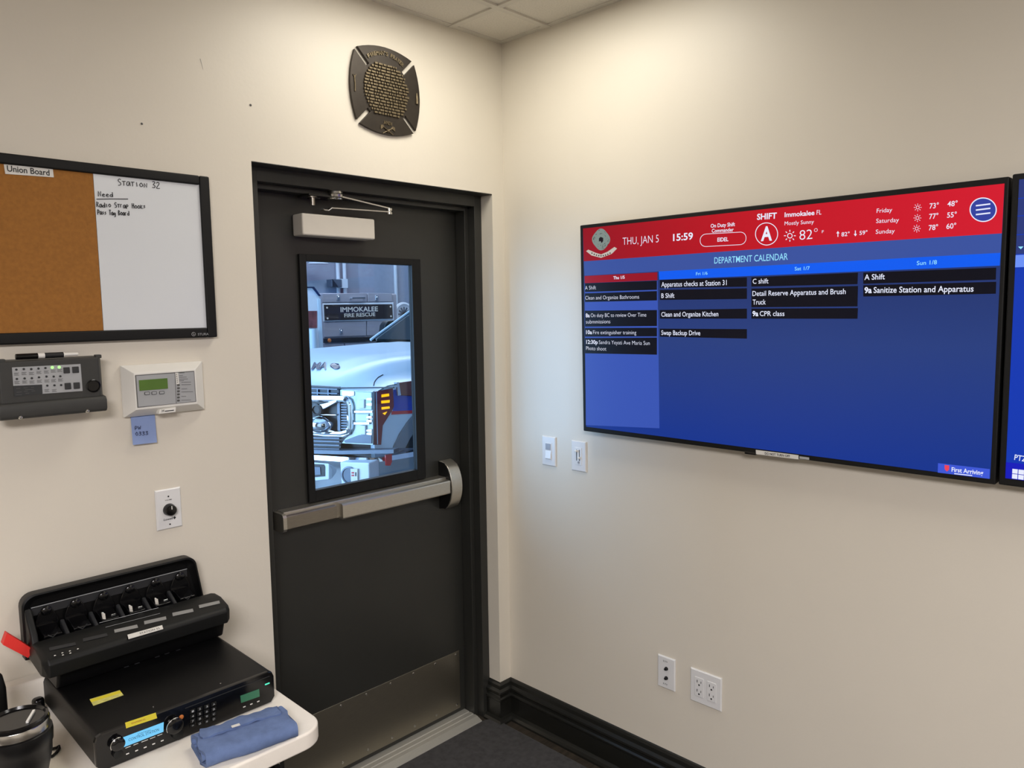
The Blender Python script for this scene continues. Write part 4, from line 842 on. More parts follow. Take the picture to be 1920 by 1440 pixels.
for i, (q4) in enumerate(([(92, 1214), (141, 1204), (142.5, 1209), (93, 1220)], [(155, 1197), (200, 1187), (202, 1192), (156, 1203)], [(214, 1180.5), (257, 1171), (259, 1176.5), (215, 1186)], [(270, 1164.5), (311, 1155.5), (312, 1161), (271, 1170.5)], [(323, 1149), (361.5, 1141), (363, 1146.5), (324, 1155)], [(372.5, 1134.5), (411, 1126), (412.5, 1131), (374, 1140)])):
    m = MB(); m.prism([lippt(u, v, 0.0014) for u, v in q4], -LN*0.001); m.build('name_slot', 'grey_band' if i < 2 else 'name_slot_grey', ch)
m = MB(); m.prism([lippt(u, v, 0.0016) for u, v in ((239, 1190), (304, 1172), (306, 1179), (241, 1198))], -LN*0.001); sk = m.build('sticker', 'label_white', ch, label='white strip sticker with black lettering')
m = MB(); m.text('STATION 32', lippt(263, 1189.5, 0.0018), lippt(300, 1179, 0.0018), 0.007, LN, 0.0003, 0.01); m.build('lettering', 'ink_grey', sk)
m = MB()
for u, v, k in ((103, 1231, 1), (117, 1226, 2), (131, 1222.5, 2), (146, 1218.5, 1)):
    for j in range(k): p = lippt(u+j, v-2+4*j, 0.0014); m.prism([p+V((-.0022, -.001, -.0002)), p+V((.0022, -.001, -.0002)), p+V((.0014, .002, .0004)), p+V((-.0014, .002, .0004))], -LN*0.0006)
m.build('symbols', 'label_white', ch)
m = MB(); a_, b_ = lippt(186, 1168, 0.0016), lippt(297, 1139.5, 0.0016); m.tube([a_, b_], 0.0006, 5); a_, b_ = lippt(198, 1176, 0.0016), lippt(300, 1150, 0.0016); m.tube([a_, b_], 0.0004, 5); m.build('lamp_strip', 'panel_silver', ch)
m = MB(); 
for u, v in ((237, 1250), (257, 1243.5), (295, 1231), (313, 1225), (334, 1218.5)):
    p = ptop(u, v, 0.0006); m.box(p.x-0.006, p.x+0.006, p.y-0.0012, p.y+0.0012, RZ1, RZ1+0.0012)
m.build('vent_slots', 'grey_band', rc)
# ---- red tab behind the charger
rt = thing('red_tab', 'bright red plastic tab sticking out of the left end of the charger', 'tab', (-1.76, -0.10, 0.90))
a_ = [PL(u, v, -0.088) for u, v in ((13, 1187), (64, 1218), (53, 1234), (5, 1209))]
m = MB(); m.prism(a_, (0, 0.022, 0)); m.build('tab', 'red_plastic', rt, bevel=0.001)
bxw = thing('wall_box', 'low beige box against the wall behind the tumbler, left of the radio', 'box', (-1.72, -0.03, TT))
m = MB(); m.prism([(-1.80, -0.002, TT), (-1.80, -0.050, TT), (-1.80, -0.050, TT+0.062), (-1.80, -0.040, TT+0.074), (-1.80, -0.002, TT+0.074)], (0.22, 0, 0)); m.build('box_body', 'table_plastic', bxw, bevel=0.003)
# ---- tumbler
tcx, tcy = -1.847, -0.504
tm = thing('travel_tumbler', 'black tumbler with steel rim and dark clear lid at the left of the table', 'tumbler', (tcx, tcy, TT))
m = MB(); m.lathe((tcx, tcy, TT), (0, 0, 1), [(0.032, 0), (0.037, 0.003), (0.041, 0.07), (0.050, 0.11), (0.0545, 0.128), (0.0555, 0.150), (0.0575, 0.153), (0.0585, 0.172), (0.0575, 0.180), (0.053, 0.182)], 48); m.build('body', 'tumbler_black', tm, smooth=True)
m = MB(); m.lathe((tcx, tcy, TT), (0, 0, 1), [(0.0525, 0.1815), (0.0540, 0.183), (0.0545, 0.198), (0.0535, 0.200), (0.050, 0.199)], 48); m.build('rim', 'bright_steel', tm, smooth=True)
m = MB(); m.lathe((tcx, tcy, TT), (0, 0, 1), [(0.050, 0.1985), (0.0530, 0.201), (0.0525, 0.206), (0.048, 0.208), (0.045, 0.203), (0.002, 0.2025)], 48); lid = m.build('lid', 'gloss_black', tm, smooth=True)
lz = TT+0.2032; a_, b_ = PZ(51, 1356, lz), PZ(64, 1334, lz); d_ = (b_-a_).normalized(); n_ = V((-d_.y, d_.x, 0))*0.0022
m = MB(); m.prism([a_-n_, a_+n_, b_+n_, b_-n_], (0, 0, 0.004)); m.build('slider', 'white_plastic', lid)
# ---- black bottle at the left edge, small box, cable, towel
bc = PL(-16, 1320, -0.22); bz_ = PL(-4, 1213, -0.22).z
bb = thing('black_bottle', 'black bottle cut by the left picture edge behind the tumbler', 'bottle', (bc.x, -0.22, TT))
hb_ = bz_-TT
m = MB(); m.lathe((bc.x, -0.22, TT), (0, 0, 1), [(0.026, 0), (0.029, 0.004), (0.029, hb_*0.62), (0.024, hb_*0.74), (0.014, hb_*0.80)], 30); m.build('body', 'tumbler_black', bb, smooth=True)
m = MB(); m.lathe((bc.x, -0.22, TT), (0, 0, 1), [(0.016, hb_*0.79), (0.018, hb_*0.80), (0.0165, hb_*0.985), (0.008, hb_)], 24); m.build('cap', 'gloss_black', bb, smooth=True)
p = PL(70, 1300, -0.078); p.z = TT
bx = thing('plug_adapter', 'small black plug block between the tumbler and the radio', 'adapter', (p.x, p.y, TT))
m = MB(); m.prism([(p.x+x, p.y+y, TT) for x, y in round_rect(0, 0, 0.026, 0.026, 0.010)], (0, 0, 0.042)); m.build('block', 'gloss_black', bx, bevel=0.008, seg=3)
m = MB(); pts = [PZ(u, v, TT+0.0035) for u, v in ((92, 1420), (99, 1417), (106, 1411), (111, 1403.5), (110.5, 1399), (106, 1402), (98, 1404))]
m.tube(pts, 0.0032, 8); tag(m.build('charging_cable', 'soft_black', smooth=True), 'short looped black cable lying beside the tumbler', 'cable')
# towel: rolled cloth
tA, tB = PZ(371, 1405, TT+0.02), PZ(540, 1350, TT+0.02)
tw = thing('blue_towel', 'folded blue cloth towel in front of the radio on the table', 'towel', ((tA.x+tB.x)/2, (tA.y+tB.y)/2, TT))
ax_ = (tB-tA); ax_.z = 0; Lg = ax_.length; ax_.normalize(); sd = V((-ax_.y, ax_.x, 0))
def ribbon(path, th):
    n = len(path); up_, dn = [], []
    for k in range(n):
        x0, z0 = path[max(0, k-1)]; x1, z1 = path[min(n-1, k+1)]; l_ = math.hypot(x1-x0, z1-z0); nx, nz = -(z1-z0)/l_, (x1-x0)/l_
        up_.append((path[k][0]+nx*th/2, path[k][1]+nz*th/2)); dn.append((path[k][0]-nx*th/2, path[k][1]-nz*th/2))
    return up_+dn[::-1]
def arc2(cx, cz, rx, rz, a0, a1, n=9): return [(cx+rx*math.cos(math.radians(a0+(a1-a0)*k/(n-1))), cz+rz*math.sin(math.radians(a0+(a1-a0)*k/(n-1)))) for k in range(n)]
def layer(path, th, t0, t1, seed):
    m = MB(); rings = []; n = 30
    for k in range(n+1):
        f = k/n; t = t0+(t1-t0)*f; rg = []
        for q, (x, z) in enumerate(ribbon(path, th)):
            wv = 0.0016*math.sin(t*17+seed+x*60)+0.0010*math.sin(t*41+seed*2+x*110)
            hgt = min(1, z/0.012)
            e_ = 0.004*math.sin(x*90+seed)*(1 if f in (0, 1) else 0)
            rg.append(tA+ax_*(t*Lg+e_)+sd*(x+0.0025*math.sin(t*8+seed))+V((0, 0, TT-tA.z+max(0.0006, z+wv*hgt))))
        rings.append(rg)
    m.loft(rings); return m
# outer wrap: bottom sheet, round the front edge, back over the top and a curl at the end
wrap = [(-0.050, 0.005), (-0.030, 0.0042), (0.0, 0.0040), (0.030, 0.0042), (0.046, 0.005)]+arc2(0.046, 0.0185, 0.014, 0.0140, -80, 85)+[(0.028, 0.0335), (0.008, 0.0345), (-0.012, 0.034), (-0.030, 0.0325)]+arc2(-0.034, 0.0215, 0.012, 0.0115, 80, 285, 12)
layer([(-x, z) for x, z in wrap][::-1], 0.0072, 0.0, 1.0, 0.4).build('outer_fold', 'cloth_blue', tw, smooth=True)
inner = [(-0.018, 0.0125), (0.010, 0.0125), (0.034, 0.0135)]+arc2(0.036, 0.0195, 0.008, 0.0065, -80, 85, 7)+[(0.015, 0.026), (-0.016, 0.0255)]
layer([(-x, z) for x, z in inner][::-1], 0.0068, 0.012, 0.985, 2.0).build('inner_fold', 'cloth_blue', tw, smooth=True)
topf = [(0.052, 0.024), (0.046, 0.036), (0.030, 0.0405), (0.012, 0.0415), (0.002, 0.0405)]
layer(topf, 0.0056, 0.06, 0.93, 3.1).build('top_fold', 'cloth_blue', tw, smooth=True)
p = PZ(442, 1361, TT+0.046); m = MB(); m.prism([p+ax_*a_+sd*b_ for a_, b_ in ((-.009, -.004), (.009, -.004), (.009, .005), (-.009, .005))], (0, 0, 0.0012)); m.build('care_tag', 'label_white', tw)

# ================================================================== APPARATUS BAY BEYOND THE DOOR
BX0, BX1, BY1, BZ = -4.6, 6.5, 8.3, 4.6
m = MB(); m.box(BX0, BX1, 0.20, BY1, -0.1, 0.0); struct(m.build('floor', 'bay_floor'), 'grey concrete floor of the vehicle bay')
m = MB(); m.box(BX0, BX1, BY1, BY1+0.1, 0, BZ); bw = struct(m.build('wall_bay', 'bay_wall'), 'blue-grey far wall of the vehicle bay')
m = MB(); a_, b_ = PL(673, 520, BY1-0.01), PL(770, 600, BY1-0.01); m.box(a_.x, a_.x+2.4, BY1-0.02, BY1, 0.0, BZ-0.1); m.build('wall_panel', 'bay_panel', bw)
m = MB(); m.box(BX1, BX1+0.1, 0.20, BY1, 0, BZ); struct(m.build('wall_bay_side', 'bay_wall'), 'side wall of the vehicle bay')
m = MB(); m.box(BX0, BX1, 0.20, BY1, BZ, BZ+0.1); struct(m.build('ceiling_bay', 'bay_wall'), 'ceiling of the vehicle bay')
m = MB(); m.box(BX0-0.1, X0, 0.0, 0.20, 0, BZ); m.box(0.14, BX1, 0.10, 0.20, 0, BZ); m.box(BX0, 0.14, 0.201, 0.22, HC, BZ); struct(m.build('wall_bay_near', 'bay_wall'), 'near wall of the vehicle bay around the door')
BY = BY1-0.05
for i, (u, v0, v1, lb) in enumerate(((632.5, 489, 552, 'pale vertical conduit pipe behind the floodlight'), (645, 489, 552, 'second pale conduit pipe, right of the floodlight'), (741, 497, 568, 'pale conduit pipe right of the sign board'))):
    a_, b_ = PL(u, v0, BY), PL(u+2.5, v1, BY); m = MB(); m.cyl((a_.x, BY, BZ), (a_.x, BY, b_.z-0.5), 0.032, n=12); tag(m.build('conduit_pipe', 'engine_white', smooth=True), lb, 'pipe', 'conduits on the bay wall')
c = PL(629, 532.5, BY-0.12)
fl = thing('floodlight', 'small grey floodlight on the bay wall above the fire engine', 'light', c)
m = MB(); m.prism([c+V((-.10, .1, -.05)), c+V((.08, .1, -.05)), c+V((.08, .1, .07)), c+V((-.10, .1, .07))], (0, -0.16, 0)); m.build('housing', 'grille_grey', fl, bevel=0.01)
m = MB(); m.prism([c+V((-.10, -.065, -.05)), c+V((.0, -.065, -.05)), c+V((-.10, -.065, .07))], (0, -0.02, 0)); m.build('visor', 'dark_grille', fl); m = MB(); m.box(c.x+0.09, c.x+0.20, c.y-0.04, c.y+0.1, c.z-0.06, c.z+0.08); m.build('bracket', 'engine_white', fl)
c = PL(597, 495, BY-0.3); m = MB(); m.lathe(c, (0, 0, 1), [(0.16, 0), (0.13, 0.03), (0.05, 0.06), (0.02, 0.3), (0.02, BZ-c.z)], 20); tag(m.build('bay_lamp', 'engine_white', smooth=True), 'hanging round bay lamp at the top of the door window', 'lamp')
# ---- fire engine side, parallel to the door wall
EY = 6.0
def E(u, v, l=0.0): return PL(u, v, EY-l)
fe = thing('fire_engine', 'silver fire engine body with dark name board, seen through the door window', 'fire engine', (E(670, 600).x, EY, 0))
m = MB(); a_, b_ = E(604, 550), E(737, 700); m.box(a_.x, b_.x+0.1, EY, EY+1.6, 0.45, E(670, 550).z); m.build('body', 'engine_silver', fe, bevel=0.02)
for wx_ in (a_.x+0.28, b_.x-0.25):
    m = MB(); m.lathe((wx_, EY+0.1, 0.5), (0, 1, 0), [(0.2, 0), (0.48, 0.0), (0.5, 0.03), (0.5, 0.28), (0.2, 0.3)], 32); m.build('wheel', 'tyre', fe, smooth=True)
def epan(name, mt, px, l0, l1, par=None, bev=0.004):
    m = MB(); m.prism([E(u, v, l1) for u, v in px], (0, l1-l0, 0)); return m.build(name, mt, par or fe, bevel=bev)
epan('upper_panel', 'engine_silver', [(605, 550.5), (688, 549.5), (688, 566), (605, 567)], 0, 0.02); epan('upper_panel', 'engine_silver', [(690, 549.5), (735, 550), (735.5, 565.5), (690, 566)], 0, 0.02)
sf = epan('sign_frame', 'engine_white', [(605.5, 569), (738, 567), (739, 600.5), (607, 603)], 0, 0.02)
sb = epan('sign_board', 'sign_dark', [(608, 571.3), (735.5, 570.3), (737, 597.3), (609.5, 601)], 0.02, 0.032, bev=0.002)
m = MB(); m.text('IMMOKALEE', E(638.5, 585, .033), E(708.5, 583.3, .033), 0.058, NL, 0.002, 0.02); m.text('FIRE RESCUE', E(645.5, 595, .033), E(703.5, 592.3, .033), 0.045, NL, 0.002, 0.02)
for u, v in ((613, 577), (732, 575), (614, 597), (733, 593)): p = E(u, v, .034); m.cyl(p, p+V((0, -.006, 0)), 0.012, n=8)
m.build('lettering', 'sign_letters', sb)
epan('lower_panel', 'engine_silver', [(608, 605), (686.5, 602.5), (687, 629), (608, 632)], 0, 0.02); epan('lower_panel', 'engine_silver', [(689, 602), (739, 600), (739, 628), (689, 629)], 0, 0.02)
bd = epan('rub_band', 'dark_grille', [(608, 634.5), (740, 630), (740, 639), (608, 643)], 0, 0.03)
p = E(617.5, 638.5, .03); m = MB(); m.lathe(p, (0, -1, 0), [(0.026, 0), (0.022, 0.012), (0.006, 0.016)], 14); m.build('marker_lamp', 'amber_lens', bd, smooth=True)
epan('skirt_panel', 'engine_silver', [(609, 645), (645, 643.5), (645, 700), (609, 700)], 0, 0.02); epan('skirt_panel', 'engine_silver', [(647, 643.4), (740, 640), (740, 700), (647, 700)], 0, 0.02)
for u, v in ((634, 558), (706, 558.5), (639, 621.5)):
    p = E(u, v, .02); m = MB(); m.box(p.x-0.022, p.x+0.022, p.y-0.012, p.y, p.z-0.03, p.z+0.03); m.sphere((p.x, p.y-0.012, p.z+0.008), 0.012); m.build('latch', 'chrome', fe, bevel=0.004)
m = MB(); a_, b_ = E(660, 559, .05), E(684, 558.5, .05); m.tube([a_+V((0, .03, 0)), a_, b_, b_+V((0, .03, 0))], 0.011, 8); m.build('grab_rail', 'chrome', fe, smooth=True)
EM = thing('round_emblem', 'pale round emblem disc right of the fire engine name board', 'emblem', E(755, 588))
c = E(756, 589, -0.25); m = MB(); m.lathe(c, (0, -1, 0), [(0.165, 0), (0.165, 0.02), (0.14, 0.026), (0.13, 0.02), (0.01, 0.02)], 32); m.build('disc', 'engine_white', EM, smooth=True)
m = MB()
for k in range(6): a = PI*k/6; d_ = V((math.cos(a), 0, math.sin(a))); n_ = V((-math.sin(a), 0, math.cos(a))); m.prism([c+V((0, -.024, 0))+d_*x+n_*y for x, y in ((-.10, -.012), (.10, -.012), (.10, .012), (-.10, .012))], (0, 0.003, 0))
m.build('star', 'grille_grey', EM); m = MB(); m.box(c.x-0.05, c.x+0.05, c.y, c.y+0.12, 0.0, c.z+0.1); m.build('post', 'engine_white', EM)
# white cabinet left of the engine
cab = thing('equipment_cabinet', 'white cabinet with dark sloped top left of the fire engine', 'cabinet', (E(590, 600).x, EY-0.4, 0))
def Q(u, v, l=0): return PL(u, v, EY-0.4-l)
m = MB(); bl_, br_ = Q(560, 665), Q(605, 660); bl_.z = br_.z = 0.0; m.prism([Q(560, 539), Q(589, 539), Q(600, 556), br_, bl_], (0, 0.35, 0)); m.build('body', 'engine_white', cab, bevel=0.01)
m = MB(); m.prism([Q(560, 537.5, .01), Q(589, 537.5, .01), Q(602, 555, .01), Q(598, 555, .01), Q(586, 540, .01), Q(560, 540, .01)], (0, 0.37, 0)); m.build('sloped_top', 'navy', cab)
m = MB(); m.prism([Q(562, 583, .008), Q(594.5, 583, .008), Q(594.5, 615, .008), Q(562, 615, .008)], (0, 0.007, 0)); m.build('door_panel', 'engine_red', cab)
m = MB(); m.prism([Q(596, 560, .008), Q(601, 560, .008), Q(606, 655, .008), Q(600, 655, .008)], (0, 0.007, 0)); m.build('side_strip', 'truck_white', cab)
p = Q(586.5, 640, .06); m = MB(); m.cyl((p.x, p.y, 0.0), (p.x, p.y, Q(586, 617, .06).z), 0.045, n=18); m.build('white_tube', 'truck_white', cab, smooth=True)

# ---- the truck in front, facing along -x
KD = 4.3
K = CP+ray(699, 780)*KD
Fp = V((fwd.x, fwd.y, 0)).normalized(); Rp = V((Fp.y, -Fp.x, 0))
al = math.radians(20); fd = (-Rp*math.cos(al)+Fp*math.sin(al))        # along the face, towards the truck's far side
fn = V((fd.y, -fd.x, 0));  fn = fn if fn.dot(CP-K) > 0 else -fn         # outward normal of the front corner
def F(u, v, l=0.0): return hit(u, v, K+fn*l, fn)
sn_ = V((0, -1, 0))
def S(u, v, l=0.0): return hit(u, v, K+sn_*l, sn_)
tk = thing('ambulance_truck', 'white truck front with chrome grille and headlight behind the door window', 'truck', (K.x+1.0, K.y+1.0, 0))
def tf(name, mt, px, l0, l1, par=None, bev=0.0):
    m = MB(); m.prism([F(u, v, l1) for u, v in px], -fn*(l1-l0)); return m.build(name, mt, par or tk, bevel=bev)
def ts(name, mt, px, l0, l1, par=None, bev=0.0):
    m = MB(); m.prism([S(u, v, l1) for u, v in px], -sn_*(l1-l0)); return m.build(name, mt, par or tk, bevel=bev)
# plan of the nose: corner K, swept part, straight centre, mirrored
yK = K.y; HWT = 1.0; yc = yK+HWT
nose = [V((K.x+0.10, yK, 0)), V((K.x, yK+0.0, 0))]
A_ = K+fd*0.36; nose.append(V((A_.x, A_.y, 0))); nose.append(V((A_.x-0.08, yc-0.25, 0))); nose.append(V((A_.x-0.09, yc, 0)))
def nose_x(y):
    y = yc-abs(y-yc)
    for a, b in zip(nose[1:], nose[2:]):
        if a.y <= y <= b.y: return a.x+(b.x-a.x)*(y-a.y)/max(1e-6, b.y-a.y)
    return nose[1].x
zl = F(690, 726).z                                   # hood lip
ys = [yK+0.001+(2*HWT-0.002)*i/28 for i in range(29)]
cowl = K.x+1.32
def hood_z(s, y):
    t = (y-yc)/HWT; ed = abs(t)
    rise = 0.112*(1-(1-min(1, s/0.38))**2)+0.045*s+0.012*min(1, s*3)
    if ed < 0.5: rise += 0.010*min(1, s*4)
    k = 1.0 if ed < 0.70 else 0.10+0.90*(0.5+0.5*math.cos(PI*min(1, (ed-0.70)/0.30)))
    return zl+rise*k
m = MB(); g = []
for j in range(15):
    s = j/14
    g.append([m.bm.verts.new((nose_x(y)+0.012*(1-s)+(cowl-nose_x(y))*s, y, hood_z(s, y)-(0.035*(1-min(1, s*9))**2))) for y in ys])
for j in range(14):
    for i in range(28): m.bm.faces.new((g[j][i], g[j][i+1], g[j+1][i+1], g[j+1][i]))
hd = m.build('hood', 'truck_white', tk, smooth=True)
def hood_at(x, y):
    f = max(0.0, min(1.0, (x-nose_x(y)-0.012)/(cowl-nose_x(y)))); return hood_z(f, y)-(0.035*(1-min(1, f*9))**2)
def onhood(u, v):
    r = ray(u, v)
    for k in range(900):
        p_ = CP+r*(3.6+k*0.003)
        if p_.x > nose_x(min(max(p_.y, yK), yK+2*HWT))+0.012 and p_.z < hood_at(p_.x, p_.y): break
    return p_
a_, b_ = onhood(583, 694), onhood(612, 693); d_ = onhood(605, 681)-onhood(600, 693.5); d_.z = 0
ex_ = (b_-a_); ex_.z = 0; ex_.normalize(); ey_ = V((0, 0, 1)).cross(ex_); a_.z = b_.z = zl
m = MB(); m.text('MA', a_, b_, d_.dot(ey_), (0, 0, 1), 0.0, 0.035, 0, d_.dot(ex_)/d_.dot(ey_))
ring_ = [onhood(628+9*math.cos(t)-1.5*math.sin(t), 688-5.5*math.sin(t)) for t in [2*PI*i/20 for i in range(20)]]; m.poly(ring_)
for v_ in m.bm.verts: v_.co.z = hood_at(v_.co.x, v_.co.y)+0.006
m.build('lettering', 'navy', hd)
m = MB(); m.tube([onhood(u, v)+V((0, 0, 0.001)) for u, v in ((700.5, 723), (701.5, 718), (704, 713.5), (709, 708), (718, 703))], 0.0035, 6); m.build('hood_seam', 'dark_grille', hd)
# body block under the hood, sides
m = MB(); ring_ = [(p.x+0.05, p.y+(0.02 if p.y < yc else 0)) for p in nose[1:]]; ring_ += [(nose[3].x+0.05, 2*yc-nose[3].y), (nose[2].x+0.05, 2*yc-nose[2].y), (nose[1].x+0.05, 2*yc-nose[1].y-0.02)]
ring_ += [(K.x+3.4, yK+2*HWT-0.02), (K.x+3.4, yK+0.02)]
m.prism([(x, y, 0.52) for x, y in ring_], (0, 0, zl-0.03-0.52)); m.build('front_body', 'dark_grille', tk)
# near fender with wheel arch
wx, wz, wr = K.x+0.62, 0.70, 0.54
top = zl-0.006
pts = [V((K.x+0.005, yK, 0.86)), V((K.x+0.005, yK, top-0.02))]+[V((nose_x(yK+0.001)+0.014+(cowl-nose_x(yK+0.001))*i/12, yK, hood_at(nose_x(yK+0.001)+0.014+(cowl-nose_x(yK+0.001))*i/12, yK+0.001)-0.006)) for i in range(13)]+[V((cowl+0.25, yK, hood_z(1, yK+0.001)-0.006)), V((cowl+0.25, yK, 0.70)), V((wx+wr, yK, 0.70))]
for i in range(1, 20):
    a = PI*i/20; x, z = wx+wr*math.cos(a), wz+wr*math.sin(a)*0.92
    if z > 0.86 or x > wx: pts.append(V((x, yK, z)))
pts.append(V((wx-math.sqrt(max(0, wr**2-((0.86-wz)/0.92)**2)), yK, 0.86)))
m = MB(); m.prism(pts, (0, 0.04, 0)); m.build('fender', 'truck_white', tk, bevel=0.004)
m = MB(); out_ = [(wx+wr*math.cos(PI*i/24), wz+wr*0.92*math.sin(PI*i/24)) for i in range(25)]; in_ = [(wx+(wr-0.085)*math.cos(PI*i/24), wz+(wr-0.085)*0.92*math.sin(PI*i/24)) for i in range(25)]
for i in range(24): m.prism([(out_[i][0], yK-0.012, out_[i][1]), (out_[i+1][0], yK-0.012, out_[i+1][1]), (in_[i+1][0], yK-0.004, in_[i+1][1]), (in_[i][0], yK-0.004, in_[i][1])], (0, 0.09, 0))
m.build('wheel_flare', 'flare_grey', tk)
m = MB(); m.lathe((wx, yK+0.03, 0.41), (0, 1, 0), [(0.22, 0), (0.40, 0.0), (0.41, 0.02), (0.41, 0.24), (0.40, 0.26), (0.22, 0.26)], 40); wh = m.build('wheel', 'tyre', tk, smooth=True)
m = MB(); m.lathe((wx, yK+0.035, 0.41), (0, 1, 0), [(0.02, 0), (0.22, 0.01), (0.225, 0.05)], 28); m.build('rim', 'chrome', wh, smooth=True)
m = MB(); m.box(cowl-0.1, K.x+3.4, yK+0.01, yK+2*HWT-0.01, 0.5, zl+0.13); m.build('cab_body', 'truck_white', tk, bevel=0.02)
ts('stripe', 'truck_blue', [(738, 731), (780, 726), (780, 770), (737, 771)], 0, 0.003); ts('stripe', 'truck_red', [(735, 771), (780, 769), (780, 775), (734, 777.5)], 0, 0.003)
sl = ts('side_lamp', 'lamp_brown', [(745, 718), (782, 713), (782, 743), (747, 741.5)], 0, 0.025, bev=0.006); ts('lamp_bezel', 'chrome', [(744, 717), (748, 716.5), (752, 741), (746, 742)], 0, 0.028, sl)
# headlight
hl = tf('headlight', 'lamp_clear', [(638, 731), (699, 734), (699, 834), (641, 831), (648, 822), (660, 812), (661, 760), (655, 748), (638, 744)], 0.0, 0.02)
tf('reflector', 'chrome', [(641, 733), (664, 733.5), (664, 742), (655, 744), (641, 742)], 0.018, 0.026, hl, 0.003)
tf('reflector', 'lamp_clear', [(666, 734), (697, 735.5), (697, 769), (668, 769)], 0.018, 0.030, hl, 0.004); tf('projector', 'engine_white', [(671, 750), (683, 749), (683, 766), (672, 766)], 0.028, 0.040, hl, 0.004)
tf('bezel', 'chrome', [(664, 770.5), (698, 770.5), (698, 774), (664, 774)], 0.018, 0.036, hl, 0.001); tf('reflector', 'lamp_clear', [(666, 776), (691, 776), (691, 790), (666, 790)], 0.018, 0.030, hl, 0.003); tf('bezel', 'chrome', [(663, 792), (692, 792), (692, 796), (663, 796)], 0.018, 0.036, hl, 0.001)
tf('projector', 'engine_white', [(674, 798), (685, 798), (685, 815), (676, 815)], 0.018, 0.034, hl, 0.004); tf('bezel', 'grille_grey', [(645, 826), (672, 816), (697, 815), (697, 832), (646, 830)], 0.018, 0.026, hl, 0.002)
for v in (747, 757, 781, 788, 806, 812): tf('bezel', 'chrome', [(687, v), (697, v-1), (697, v+4), (687, v+3)], 0.028, 0.036, hl, 0.001)
mk2 = ts('side_marker', 'marker_red', [(699.5, 735), (709, 733.5), (737, 727.5), (739, 762), (735, 771), (718, 798), (715, 834), (700, 834)], -0.002, 0.006, None, 0.002)
ts('marker_edge', 'lamp_brown', [(700, 736), (704, 735.5), (706, 833), (701, 833)], 0.006, 0.012, mk2); ts('marker_edge', 'chrome', [(704.5, 735.5), (706.5, 735), (709, 833), (707, 833)], 0.006, 0.011, mk2)
for q4 in ([(716, 740), (729.5, 738), (730, 742.8), (716, 745)], [(715.5, 751.5), (731, 750), (730.5, 755), (715.8, 756.5)], [(716, 763.5), (730.5, 762), (731, 766), (716.3, 768)], [(718, 775), (726, 772), (722, 778)]): ts('amber_lamp', 'amber', q4, 0.006, 0.010, mk2)
# grille
def bar(name, mt, px, r, l, par): m = MB(); m.tube([F(u, v, l) for u, v in px], r, 8); return m.build(name, mt, par, smooth=True)
gr = tf('grille', 'dark_grille', [(560, 722), (634, 726), (637, 744), (654, 749), (660, 760), (660, 812), (640, 830), (638, 847), (560, 847)], -0.02, 0.008)
for v in (728, 736, 743.5): tf('grille_slat', 'grille_grey', [(572, v-1), (632, v+1), (632, v+3), (572, v+1)], 0.006, 0.020, gr)
for u in (594, 614): tf('grille_slat', 'grille_grey', [(u, 728), (u+2, 728), (u+2, 746), (u, 746)], 0.006, 0.018, gr)
for u0, u1, k, r in ((575, 652, 0, 0.016), (575, 660, 1, 0.010)):
    o_ = 4.5*k; bar('chrome_surround', 'chrome', [(575, 748.5-o_), (620, 749-o_), (645+o_, 749.5-o_), (652+o_, 753-o_*.5), (655+o_, 760), (656+o_, 785), (655+o_, 803), (651+o_, 810+o_*.6), (640+o_, 813+o_), (610, 812+o_), (575, 808+o_)], r, 0.03, gr)
for i in range(10): tf('grille_slat', 'grille_grey', [(639.5, 757+i*5), (653, 757+i*5), (653, 759.6+i*5), (639.5, 759.6+i*5)], 0.006, 0.02, gr)
tf('grille_slat', 'grille_grey', [(632, 754), (637, 754), (638, 810), (633, 809)], 0.006, 0.024, gr)
tf('chrome_bar', 'chrome', [(578, 765), (596, 759), (630, 751), (632, 754), (612, 765), (600, 770), (578, 774)], 0.006, 0.05, gr, 0.01); tf('chrome_bar', 'chrome', [(575, 775), (630, 777), (630, 780), (575, 778)], 0.006, 0.04, gr, 0.004)
m = MB(); p = F(604, 795, 0.02); m.sphere(p, 0.085, (1.0, 1.0, 0.62), 20); m.build('horn_dome', 'chrome', gr, smooth=True)
p = F(595, 768, 0.045); m = MB(); m.lathe(p, fn, [(0.036, 0), (0.036, 0.014), (0.024, 0.016), (0.022, 0.008), (0.004, 0.008)], 20); m.build('siren_light', 'dark_grille', gr, smooth=True)
tf('chrome_bar', 'chrome', [(575, 797), (600, 800), (628, 809), (628, 812), (600, 808), (575, 804)], 0.006, 0.04, gr, 0.006)
for v in (819, 825, 832, 839): tf('grille_slat', 'grille_grey', [(570, v), (636, v+2), (636, v+4.5), (570, v+2.5)], 0.006, 0.024, gr)
tf('hood_gap', 'dark_grille', [(633, 726.5), (737, 725.5), (738, 728), (633, 729)], 0.0, 0.012)
